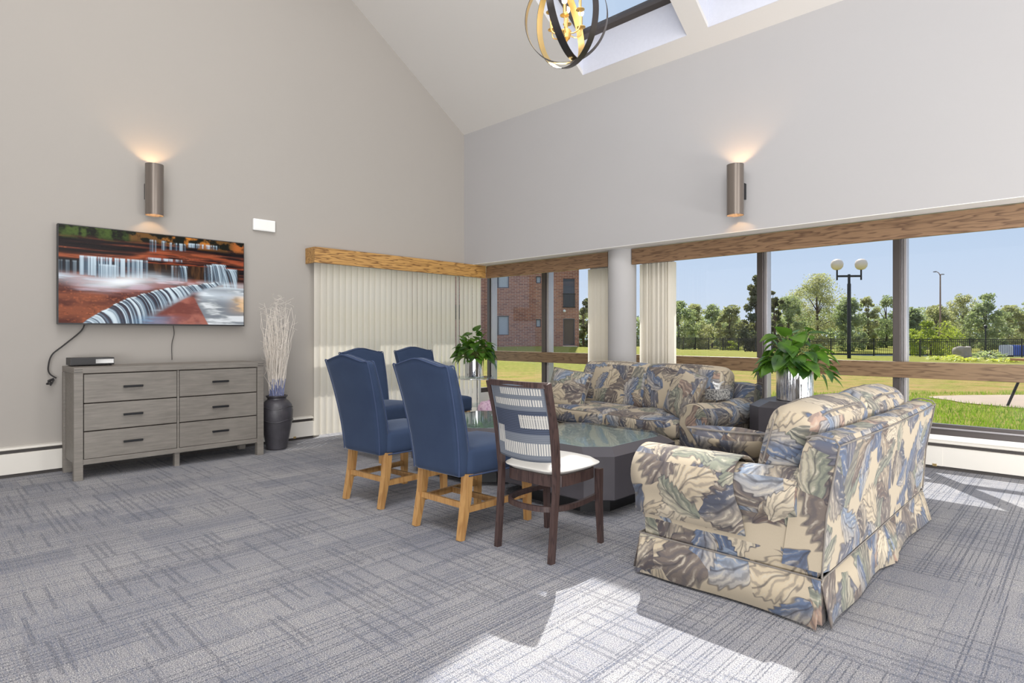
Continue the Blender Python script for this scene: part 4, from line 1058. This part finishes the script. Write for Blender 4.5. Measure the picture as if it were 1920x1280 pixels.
for i in range(3):
    a = R(10+120*i); bm = bmesh.new(); tube(bm, [(.27*math.cos(a), .27*math.sin(a), .0), (.262*math.cos(a), .262*math.sin(a), .63)], .008, 8); tube(bm, [(.262*math.cos(a), .262*math.sin(a), .255), (.0, 0, .245)], .004, 5); obj('leg', bm, M['chrome'], st)
    obj('finial', Lathe([(.004, .63), (.012, .64), (.012, .655), (.004, .665)], 12, (.262*math.cos(a), .262*math.sin(a), 0)), M['black'], st)
pf = thing('pouf', 'small pink patterned pouf on the floor between the corner chair and the window', 'pouf', (-5.12, 4.86, 0))
obj('cushion_body', Lathe([(0, 0), (.10, 0), (.135, .05), (.145, .18), (.135, .33), (.10, .38), (0, .395)], 28, cap=False), M['pink'], pf)
obj('top_button', Lathe([(.02, .39), (.02, .40), (.005, .404)], 12), M['pink'], pf)
# ------------------------------------------------------------------ chandelier
ch = thing('chandelier', 'orb chandelier of dark metal rings with gold candle arms and lit bulbs', 'chandelier', (-2.79, 3.43, 3.505))
def ring(name, r, w, th, rot, mo, mi):
    bm = bmesh.new(); n = 80; E = Euler(rot).to_matrix(); lo = []
    for i in range(n):
        a = 2*PI*i/n; c = Vector((math.cos(a), 0, math.sin(a))); y = Vector((0, 1, 0))
        lo.append([bm.verts.new(E @ (c*(r+s)+y*q)) for s, q in ((0, -w/2), (th, -w/2), (th, w/2), (0, w/2))])
    for i in range(n):
        A = lo[i]; B = lo[(i+1) % n]
        for j in range(4):
            f = bm.faces.new((A[j], A[(j+1) % 4], B[(j+1) % 4], B[j])); f.material_index = 1 if j == 3 else 0
    o = obj(name, bm, mo, ch); o.data.materials.append(mi); return o
ang0 = math.atan2(RT.y, RT.x)
ring('band_ring', .303, .056, .004, (R(11), R(0), ang0-R(16)), M['ring'], M['gold'])
ring('band_ring', .290, .052, .004, (R(-9), 0, ang0+R(62)), M['ring'], M['gold'])
ring('band_ring', .332, .052, .004, (R(10), 0, ang0-R(58)), M['ring'], M['gold'])
obj('suspension_rod', Tube([(0, 0, -.10), (0, 0, .33), (0, 0, zc(3.43)-3.505-.02)], .008, 10), M['ring'], ch)
obj('canopy', Lathe([(.07, zc(3.43)-3.505-.06), (.07, zc(3.43)-3.505-.035), (.02, zc(3.43)-3.505-.075)][::-1], 24), M['ring'], ch)
obj('center_hub', Lathe([(0, -.185), (.008, -.18), (.006, -.165), (.03, -.145), (.042, -.10), (.036, -.085), (.014, -.08), (.014, .05), (0, .052)], 24, cap=False), M['gold'], ch)
for i in range(6):
    a = ang0 + R(20+60*i); r = .125 + .0*(i % 2); hz = -.03+(.05 if i % 2 else -.015)
    p = [(.03*math.cos(a), .03*math.sin(a), -.11), (.07*math.cos(a), .07*math.sin(a), -.125), (r*.95*math.cos(a), r*.95*math.sin(a), -.10), (r*math.cos(a), r*math.sin(a), hz)]
    arm = obj('candle_arm', Tube(smoothpath(p, 5), .0045, 6), M['gold'], ch); cc = (r*math.cos(a), r*math.sin(a), 0)
    bm = lathe(bmesh.new(), [(.006, hz-.004), (.032, hz+.004), (.033, hz+.007), (.010, hz+.006)], 20, cc); lathe(bm, [(.0105, hz+.006), (.0105, hz+.085)], 14, cc); obj('candle_cup', bm, M['gold'], arm)
    obj('bulb', Lathe([(.006, hz+.085), (.018, hz+.10), (.021, hz+.115), (.016, hz+.132), (.004, hz+.140)], 14, cc), M['bulb'], arm)
cl = bpy.data.lights.new('chandelier_light', 'POINT'); cl.energy = 2.6; cl.color = (1, .84, .62); cl.shadow_soft_size = .09
clo = bpy.data.objects.new('chandelier_light', cl); C.objects.link(clo); clo.parent = ch; clo.location = (0, 0, .06)
# ------------------------------------------------------------------ outdoors
B0 = at(1030, 47)                                            # foot of the brick building
def gz(x, y):
    d = Vector((x, y, 0)).dot(FW); base = -.10 - .20*min(1, max(0, (d-7)/33))
    k = math.exp(-((Vector((x, y, 0))-at(1010, 45)).length/11)**2)
    if d > 20:
        uu_ = 960+FPX*Vector((x, y, 0)).dot(RT)/d; fd_ = np.interp(uu_, [1000, 1100, 1260, 1416, 1558, 1725, 1916, 2100], [92, 84, 68, 53.5, 44, 41, 39.2, 38.5])
        base -= min(1.6, max(0, d-fd_-1.2)*.35)
    return base + k*.62
bm = bmesh.new(); us = np.linspace(-1600, 2700, 70); dsn = [5.5, 6.5, 7.5, 8.5, 10, 12, 14, 17, 20, 24, 28, 32, 36, 38, 40, 42, 44, 46, 48, 51, 54, 57, 60, 64, 68, 72, 78, 84, 90, 96]
gv = []
for d in dsn:
    row = []
    for u in us:
        p = at(u, d); 
        row.append(bm.verts.new((p.x, p.y, gz(p.x, p.y))))
    gv.append(row)
for A, B in zip(gv, gv[1:]):
    for j in range(len(us)-1):
        q = (A[j], A[j+1], B[j+1], B[j])
        if min(v.co.y for v in q) > 6.55 or max(v.co.x for v in q) < -6.9: bm.faces.new(q)
for v in [v for v in bm.verts if not v.link_faces]: bm.verts.remove(v)
o = obj('lawn', bm, M['lawn'], smooth=60); struct(o, 'sunny lawn with dry patches outside the windows', 'lawn')
o = raw('lawn_edge', [(-9, 6.57, -.104), (8, 6.57, -.104), (8, 9.2, -.106), (-9, 9.2, -.106)], [(0, 1, 2, 3)], M['lawn']); struct(o, 'lawn strip right outside the windows', 'lawn')
bm = bmesh.new(); box(bm, -260, 60, 20, 300, -1.7, -1.5); o = obj('river', bm, M['water'], smooth=0); struct(o, 'dark water beyond the fence', 'river')
bm = bmesh.new()
pts = [at(u, 82) for u in range(200, 3100, 100)]+[at(u, 170) for u in range(3000, 100, -100)]
v0 = [bm.verts.new((p.x, p.y, -1.35)) for p in pts]; bm.faces.new(v0); o = obj('far_bank', bm, M['lawn'], smooth=0); struct(o, 'far river bank under the trees', 'bank')
# hills
g = G('hill_haze_tint'); g.P(Base_Color=lin(150, 164, 176), Roughness=1); M['hill'] = g.m  # aerial haze put into the base colour as pale blue-grey
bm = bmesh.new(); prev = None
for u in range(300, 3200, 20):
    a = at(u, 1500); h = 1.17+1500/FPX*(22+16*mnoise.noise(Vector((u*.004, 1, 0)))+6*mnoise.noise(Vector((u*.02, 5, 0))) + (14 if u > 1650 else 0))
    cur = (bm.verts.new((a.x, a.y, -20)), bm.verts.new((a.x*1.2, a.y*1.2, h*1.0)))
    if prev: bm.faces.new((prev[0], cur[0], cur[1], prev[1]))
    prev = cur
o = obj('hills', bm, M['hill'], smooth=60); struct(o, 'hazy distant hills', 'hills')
# concrete path
bm = bmesh.new(); up = [(1738, 12.45), (1760, 12.65), (1800, 12.8), (1920, 12.9), (2100, 12.9), (2500, 12.5)]; lo = [(1742, 12.3), (1780, 11.8), (1806, 11.3), (1920, 10.4), (2100, 9.6), (2500, 8.6)]
A = [bm.verts.new(at(u, d, -.04+.0)+Vector((0, 0, gz(*at(u, d).xy)+.055))) for u, d in up]; B = [bm.verts.new(at(u, d, -.04)+Vector((0, 0, gz(*at(u, d).xy)+.055))) for u, d in lo]
for i in range(len(A)-1): bm.faces.new((A[i], A[i+1], B[i+1], B[i]))
bmesh.ops.solidify(bm, geom=bm.faces[:], thickness=.03)
o = obj('path', bm, M['concrete'], smooth=0); struct(o, 'pale concrete path across the lawn', 'path')
# grass blades near the windows
n = 26000; r = np.random.default_rng(3)
u = r.uniform(880, 2050, n); d = 6.0+7.5*r.random(n)**1.3
X = d*FW.x+(u-960)/FPX*d*RT.x; Y = d*FW.y+(u-960)/FPX*d*RT.y
ok = Y > 6.66; X = X[ok]; Y = Y[ok]; dd = d[ok]; uu = u[ok]
lo_d = np.interp(uu, [1738, 1742, 1780, 1806, 1920, 2100], [13, 12.3, 11.8, 11.3, 10.4, 9.6]); hi_d = 12.9
ok = ~((uu > 1735) & (dd > lo_d) & (dd < hi_d)); X = X[ok]; Y = Y[ok]; n = len(X)
Zg = np.array([gz(a, b) for a, b in zip(X, Y)]); a = r.uniform(0, PI, n); h = r.uniform(.04, .09, n); w = .007
tx = r.uniform(-.03, .03, n); ty = r.uniform(-.03, .03, n)
V3 = np.stack([np.stack([X-w*np.cos(a), Y-w*np.sin(a), Zg], -1), np.stack([X+w*np.cos(a), Y+w*np.sin(a), Zg], -1), np.stack([X+tx, Y+ty, Zg+h], -1)], 1).reshape(-1, 3)
o = raw('grass', V3.tolist(), np.arange(3*n).reshape(-1, 3).tolist(), M['grassblade']); tag(o, 'green grass blades growing on the lawn outside the windows', 'grass', kind='stuff')
# brick building
bd = thing('brick_building', 'brown brick apartment building across the lawn, seen through the left windows', 'building', (B0.x, B0.y, gz(B0.x, B0.y)-.15), AZ+R(3))
def bx(u): return (u-1030)/FPX*47
def bz(v): return EYE+(HOR-v)/FPX*47-(gz(B0.x, B0.y)-.15)
x0, x1 = bx(640), bx(1086)
openings = [(bx(928), bx(954), bz(628), bz(592)), (bx(928), bx(954), bz(540), bz(505)), (bx(1056), bx(1078), bz(647), bz(597)), (bx(1056), bx(1078), bz(576), bz(522)), (bx(1005), bx(1014), bz(613), bz(598)), (bx(1005), bx(1014), bz(531), bz(518))]
xsn = sorted({x0, x1}|{o[0] for o in openings}|{o[1] for o in openings}); zsn = sorted({-.6, 13.0}|{o[2] for o in openings}|{o[3] for o in openings})
bm = bmesh.new()
for i in range(len(xsn)-1):
    for j in range(len(zsn)-1):
        xm = (xsn[i]+xsn[i+1])/2; zm = (zsn[j]+zsn[j+1])/2
        if any(a < xm < b and c < zm < e_ for a, b, c, e_ in openings): continue
        box(bm, xsn[i], xsn[i+1], 0, .3, zsn[j], zsn[j+1])
box(bm, x1-.3, x1, .3, 11, -.6, 13); box(bm, x0, x0+.3, .3, 11, -.6, 13); box(bm, x0, x1, 10.9, 11, -.6, 13)
o = obj('facade', bm, M['brick'], bd, smooth=0); boxuv(o)
obj('roof', Box(x0-.2, x1+.2, -.2, 11.2, 13, 13.3), M['bronze'], bd, smooth=0)
M['bwin'] = simple('dark_window', lin(70, 72, 84), .15); M['bblind'] = simple('window_blind', lin(168, 172, 184), .6); M['bdoor'] = simple('balcony_recess', lin(86, 68, 60), .6)
for i, (a, b, c, e_) in enumerate(openings):
    w = obj('window' if i not in (2, 3) else 'doorway', Box(a, b, .10, .16, c, e_), M['bblind'] if i in (0, 1, 4, 5) else (M['bdoor'] if i == 2 else M['bwin']), bd, smooth=0)
    bm = bmesh.new(); t_ = .06
    box(bm, a, a+t_, .03, .12, c, e_); box(bm, b-t_, b, .03, .12, c, e_); box(bm, a, b, .03, .12, e_-t_, e_); box(bm, a, b, .03, .12, c, c+t_)
    if i in (0, 1): box(bm, a+.12, a+.30, .04, .11, c, e_)
    obj('window_frame', bm, M['bwin'], w, smooth=0)
bm = bmesh.new(); a, b, c, e_ = openings[3]; box(bm, a-.05, b+.05, -.10, -.05, c+1.05, c+1.1); box(bm, a-.05, b+.05, -.10, -.05, c-.02, c+.05)
for k in range(9): q = a+(b-a)*k/8; box(bm, q-.012, q+.012, -.09, -.06, c, c+1.05)
obj('balcony_railing', bm, M['blackmetal'], bd, smooth=0)
obj('door_step', Box(bx(1055), bx(1081), -.5, 0, -.3, bz(648)), M['concrete'], bd, smooth=0)
lamp = bmesh.new(); lathe(lamp, [(.09, 0), (.12, .1), (.05, .2)], 12, (bx(1058), -.12, bz(585))); obj('wall_light', lamp, M['plastic'], bd)
# fence
fz = thing('metal_fence', 'long black picket fence across the back of the lawn', 'fence', at(1260, 68, 0))
org = at(1260, 68, 0)
fp = [(1000, 92), (1100, 84), (1260, 68), (1416, 53.5), (1558, 44), (1725, 41), (1916, 39.2), (2100, 38.5)]
pl = [at(u_, d_) for u_, d_ in fp]; posts = []; 
for A_, B_ in zip(pl, pl[1:]):
    L = (B_-A_).length; k = max(1, round(L/2.44))
    for i in range(k): posts.append(A_.lerp(B_, i/k))
posts.append(pl[-1]); gf = -.30
for i, p_ in enumerate(posts):
    q = p_-org; bm = bmesh.new(); box(bm, q.x-.04, q.x+.04, q.y-.04, q.y+.04, gf-.7, gf+1.24); obj('fence_post', bm, M['blackmetal'], fz, smooth=0)
    if i+1 < len(posts):
        q2 = posts[i+1]-org; bm = bmesh.new(); dv = (q2-q); L = dv.length; dn = dv/L; ang = math.atan2(dn.y, dn.x)
        MM = Matrix.Translation((q.x, q.y, gf)) @ Matrix.Rotation(ang, 4, 'Z')
        for z_ in (.10, 1.0, 1.15): box(bm, .04, L-.04, -.016, .016, z_, z_+.04, mat=MM)
        for k in range(1, int(L/.115)): box(bm, k*.115-.011, k*.115+.011, -.011, .011, .05, 1.17, mat=MM)
        obj('fence_panel', bm, M['blackmetal'], fz, smooth=0)
# lamp posts
lp = at(1592, 36.5); lpz = gz(lp.x, lp.y)
t = thing('street_lamp', 'dark lamp post with two white globes standing on the lawn', 'street lamp', (lp.x, lp.y, lpz), AZ+R(-6))
k = 36.5/FPX
obj('pole', Lathe([(.105, 0), (.105, 4.55), (.075, 4.6), (.075, 5.15)], 16), M['blackmetal'], t)
bm = bmesh.new(); box(bm, -.72, .72, -.05, .05, 4.98, 5.10); 
for s in (-1, 1): lathe(bm, [(.05, 4.80), (.05, 5.42)], 12, (s*.70, 0, 0))
obj('cross_arm', bm, M['blackmetal'], t)
for s in (-1, 1): obj('globe', Lathe([(.10, 5.42), (.22, 5.47), (.325, 5.60), (.36, 5.78), (.30, 5.96), (.16, 6.07), (0.01, 6.10)], 24, (s*.70, 0, 0)), M['globe'], t)
hp_ = at(1763, 100); t = thing('highway_lamp', 'tall thin pale light pole rising above the trees on the right', 'street lamp', (hp_.x, hp_.y, -.9), AZ)
M['rust'] = simple('weathered_pole', lin(150, 124, 112), .7)
obj('pole', Tube([(0, 0, 0), (0, 0, 12.3)], [.16, .10], 8), M['rust'], t)
obj('arm', Tube([(0, 0, 12.0), (-.25, 0, 12.5), (-.7, 0, 12.75), (-.95, 0, 12.72)], .06, 6), M['rust'], t); obj('arm', Tube([(0, 0, 12.0), (.2, 0, 12.3), (.45, 0, 12.3)], .05, 6), M['rust'], t)
obj('lamp_head', Box(-1.15, -.75, -.1, .1, 12.62, 12.74), M['bronze'], t, smooth=0); obj('lamp_head', Box(.3, .62, -.1, .1, 12.2, 12.32), M['bronze'], t, smooth=0)
sp = at(1848, 60); t = thing('path_lamp', 'small dark lamp post far behind the fence on the right', 'street lamp', (sp.x, sp.y, -1.2), 0)
obj('pole', Tube([(0, 0, 0), (0, 0, 3.0)], .05, 8), M['blackmetal'], t); obj('lamp_head', Lathe([(.06, 3.0), (.16, 3.15), (.16, 3.3), (.02, 3.42)], 12), M['blackmetal'], t)
# stone, plants by the fence
sp = at(1804, 35.2); bm = bmesh.new(); rbox(bm, .84, .6, .80, .12, 8, 6, 6, lambda p, u: p*(1+wr(p, 3, .18)), Matrix.Translation((0, 0, .36)))
o = obj('stone_block', bm, M['rock'], smooth=40); o.location = (sp.x, sp.y, gz(sp.x, sp.y)); o.rotation_euler = (0, 0, AZ); tag(o, 'rough grey stone block on the lawn by the fence', 'stone')
def herb(name, label, u_, d_, w, h, n, mat, L, seed, up=.8):
    rr = random.Random(seed); bm = bmesh.new(); p0 = at(u_, d_)
    for i in range(n):
        a = rr.uniform(0, 2*PI); q = math.sqrt(rr.random()); b = Vector((w/2*q*math.cos(a), w/2*q*math.sin(a), h*rr.random()*(1-.5*q)))
        heart(bm, b, Vector((math.cos(a), math.sin(a), rr.uniform(-.1, up))), Vector((rr.uniform(-.4, .4), rr.uniform(-.4, .4), 1)), L*rr.uniform(.7, 1.2), L*.35, .4, rr)
    o = obj(name, bm, mat, smooth=60); o.location = (p0.x, p0.y, gz(p0.x, p0.y)); return tag(o, label, 'plant')
herb('hosta_plant', 'yellow green leafy plants at the left of the stone block', 1768, 34.5, 1.3, .35, 120, M['hosta'], .28, 1)
herb('hosta_plant', 'yellow green low plants right in front of the stone block', 1806, 32.6, 1.5, .25, 150, M['hosta'], .26, 2)
herb('leafy_shrub', 'silvery green shrub just right of the stone block', 1852, 35.4, 1.5, .62, 150, M['treeB'], .30, 3, 1.2)
herb('hosta_plant', 'yellow green low plants below the silvery shrub', 1884, 31.4, 1.3, .22, 110, M['hosta'], .25, 4)
# picnic table at the right edge
pp = at(1926, 10.6); t = thing('picnic_table', 'brown wooden picnic table on dark angled legs at the right photo edge', 'picnic table', (pp.x+.55, pp.y+.45, gz(pp.x, pp.y)), AZ+R(4))
M['pic'] = simple('outdoor_boards', lin(176, 128, 84), .6, var=.15)
bm = bmesh.new()
for i in range(5): box(bm, -.78, .9, -.36+i*.148, -.36+i*.148+.138, .83, .87)
obj('tabletop', bm, M['pic'], t, smooth=0)
for s in (-.72, .8):
    bm = bmesh.new(); tube(bm, [(s-.18, -.3, 0), (s+.12, -.2, .83)], .022, 8); tube(bm, [(s-.18, .3, 0), (s+.12, .2, .83)], .022, 8); obj('leg', bm, M['blackmetal'], t)
obj('edge_trim', Tube([(-.80, -.36, .83), (-.84, -.37, .90), (-.78, -.36, .94)], .03, 8), M['blackmetal'], t)
bp = at(1905, 52); t = thing('striped_container', 'low rounded blue, white and orange striped container beyond the fence at the right edge', 'container', (bp.x, bp.y, -.9), AZ)
cols = [lin(226, 220, 216), lin(60, 92, 176), lin(52, 84, 168), lin(150, 70, 90), lin(206, 160, 96), lin(226, 190, 130)]
xs_ = [-1.0, -.75, -.2, .35, .55, 1.1, 2.6]
for i in range(6):
    bm = bmesh.new(); prism(bm, [(-.6, .3), (.6, .3), (.6, 1.05), (.5, 1.2), (-.5, 1.2), (-.6, 1.05)], 'x', xs_[i], xs_[i+1]); obj('striped_panel', bm, simple('stripe_%d' % i, cols[i], .5), t, smooth=0)
for x_ in (-.7, 2.3): obj('support_foot', Box(x_-.12, x_+.12, -.45, .45, 0, .3), M['blackmetal'], t, smooth=0)
# trees
def tree(label, u_, d_, zg, H, Wd, mat, n, leaf, seed, shape='round', crown0=.15, name='tree', blobs=26, dens=1.0):
    rr = np.random.default_rng(seed); p0 = at(u_, d_); root = thing(name, label, 'tree' if name != 'shrub' else 'shrub', (p0.x, p0.y, zg))
    cs = []
    for i in range(blobs):
        f = rr.random(); z = H*(crown0+(1-crown0)*f)
        if shape == 'cone': w = (1-f)**.75*(.35+.65*min(1, f*6))
        elif shape == 'tall': w = math.sin(PI*min(1, .12+f*.85))**.5
        else: w = math.sqrt(max(.05, 1-(2*f-.9)**2 if f > .45 else 1-(.9-2*f)**2*.6))
        a = rr.uniform(0, 2*PI); q = Wd/2*w*math.sqrt(rr.random())*.8
        cs.append((q*math.cos(a), q*math.sin(a), z*.97, Wd*(.06+.10*rr.random()**1.5)*(.55 if shape == 'cone' and f > .7 else 1)))
    cs = np.array(cs); idx = rr.integers(0, blobs, n); dirn = rr.normal(size=(n, 3)); dirn /= np.linalg.norm(dirn, axis=1)[:, None]
    rad = cs[idx, 3]*rr.uniform(.25, 1.25, n)**.7; pos = cs[idx, :3]+dirn*rad[:, None]*np.array([1, 1, .8])
    pos[:, 2] = np.clip(pos[:, 2], .05, H*1.02)
    a1 = rr.normal(size=(n, 3)); a1 /= np.linalg.norm(a1, axis=1)[:, None]; a2 = np.cross(a1, rr.normal(size=(n, 3))); a2 /= np.linalg.norm(a2, axis=1)[:, None]
    s = (leaf*rr.uniform(.6, 1.3, n))[:, None]
    V_ = np.stack([pos-a1*s, pos+a2*s*.55, pos+a1*s, pos-a2*s*.55], 1).reshape(-1, 3)
    raw('foliage', V_.tolist(), np.arange(4*n).reshape(-1, 4).tolist(), mat, root)
    bm = bmesh.new(); tr = max(.06, H*.018); tube(bm, [(0, 0, 0), (tr*.4, 0, H*.35), (-tr*.3, 0, H*.6), (0, 0, H*.85)], [tr*1.3, tr, tr*.7, tr*.25], 7)
    for i in range(8):
        c = cs[i*blobs//8]; z0_ = min(c[2]*.7, H*.5); tube(bm, [(0, 0, z0_), (c[0]*.5, c[1]*.5, z0_+(c[2]-z0_)*.6), (c[0], c[1], c[2])], [tr*.5, tr*.35, tr*.12], 5)
    obj('trunk', bm, M['bark'], root); return root
def htop(v, d, zg): return EYE+(HOR-v)/FPX*d-zg
TG = -1.35
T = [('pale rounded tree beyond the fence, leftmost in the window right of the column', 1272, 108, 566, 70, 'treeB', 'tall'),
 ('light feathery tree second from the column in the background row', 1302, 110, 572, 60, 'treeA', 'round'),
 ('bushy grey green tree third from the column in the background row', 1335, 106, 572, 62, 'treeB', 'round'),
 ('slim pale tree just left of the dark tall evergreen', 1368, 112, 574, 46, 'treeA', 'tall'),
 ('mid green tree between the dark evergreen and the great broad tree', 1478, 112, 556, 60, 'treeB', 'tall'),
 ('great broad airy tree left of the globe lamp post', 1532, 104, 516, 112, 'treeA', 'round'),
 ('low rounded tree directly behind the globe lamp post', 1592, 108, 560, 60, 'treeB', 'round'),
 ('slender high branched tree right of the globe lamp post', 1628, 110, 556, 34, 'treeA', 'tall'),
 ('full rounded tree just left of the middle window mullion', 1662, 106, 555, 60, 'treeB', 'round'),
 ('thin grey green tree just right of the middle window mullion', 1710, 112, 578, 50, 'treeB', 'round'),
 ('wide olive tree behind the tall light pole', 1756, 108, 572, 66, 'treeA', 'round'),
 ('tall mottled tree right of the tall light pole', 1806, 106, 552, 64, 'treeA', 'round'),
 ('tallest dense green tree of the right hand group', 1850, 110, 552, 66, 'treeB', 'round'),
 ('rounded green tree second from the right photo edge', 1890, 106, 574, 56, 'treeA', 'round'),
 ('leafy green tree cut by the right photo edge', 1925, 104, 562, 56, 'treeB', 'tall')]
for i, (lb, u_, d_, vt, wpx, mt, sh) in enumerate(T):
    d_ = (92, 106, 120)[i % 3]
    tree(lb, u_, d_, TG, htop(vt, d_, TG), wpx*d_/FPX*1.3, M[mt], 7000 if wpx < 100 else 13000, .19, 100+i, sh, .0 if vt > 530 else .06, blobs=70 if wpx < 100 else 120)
tree('dark tall evergreen crossed by the first window mullion', 1418, 84, TG, htop(516, 84, TG), 7.2, M['treeC'], 11000, .22, 201, 'cone', .02, name='evergreen_tree', blobs=60)
tree('smaller dark evergreen right of the first window mullion', 1452, 96, TG, htop(545, 96, TG), 3.9, M['treeC'], 6000, .2, 202, 'tall', .02, name='evergreen_tree', blobs=34)
tree('dark leafy tree beside the corner of the brick building', 1094, 70, -.3, htop(556, 70, -.3), 2.6, M['treeC'], 4200, .15, 203, 'tall', .02, blobs=26)
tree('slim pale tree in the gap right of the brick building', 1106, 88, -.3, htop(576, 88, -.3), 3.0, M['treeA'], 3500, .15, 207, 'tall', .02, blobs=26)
tree('yellow green shrub behind the fence right of the middle mullion', 1745, 46, -.5, htop(604, 46, -.5), 4.4, M['treeD'], 5200, .10, 204, 'round', .0, name='shrub', blobs=30)
tree('small yellow green shrub behind the fence left of the first mullion', 1370, 60, -.6, htop(640, 60, -.6), 2.0, M['treeD'], 1400, .09, 205, 'round', .0, name='shrub', blobs=14)
# dense undergrowth along the far bank
n = 34000; r = np.random.default_rng(77); u = r.uniform(1040, 2100, n); d = r.uniform(137, 143, n); z = -1.3+9.0*r.random(n)**1.1*(.75+.25*np.sin(u*.05)*np.sin(u*.021))
X = d*FW.x+(u-960)/FPX*d*RT.x; Y = d*FW.y+(u-960)/FPX*d*RT.y; pos = np.stack([X, Y, z], -1)
a1 = r.normal(size=(n, 3)); a1 /= np.linalg.norm(a1, axis=1)[:, None]; a2 = np.cross(a1, r.normal(size=(n, 3))); a2 /= np.linalg.norm(a2, axis=1)[:, None]
s = r.uniform(.18, .42, n)[:, None]; V_ = np.stack([pos-a1*s, pos+a2*s*.6, pos+a1*s, pos-a2*s*.6], 1).reshape(-1, 3)
o = raw('undergrowth', V_.tolist(), np.arange(4*n).reshape(-1, 4).tolist(), M['treeB']); tag(o, 'dense undergrowth below the trees along the far bank', 'bushes', kind='stuff')
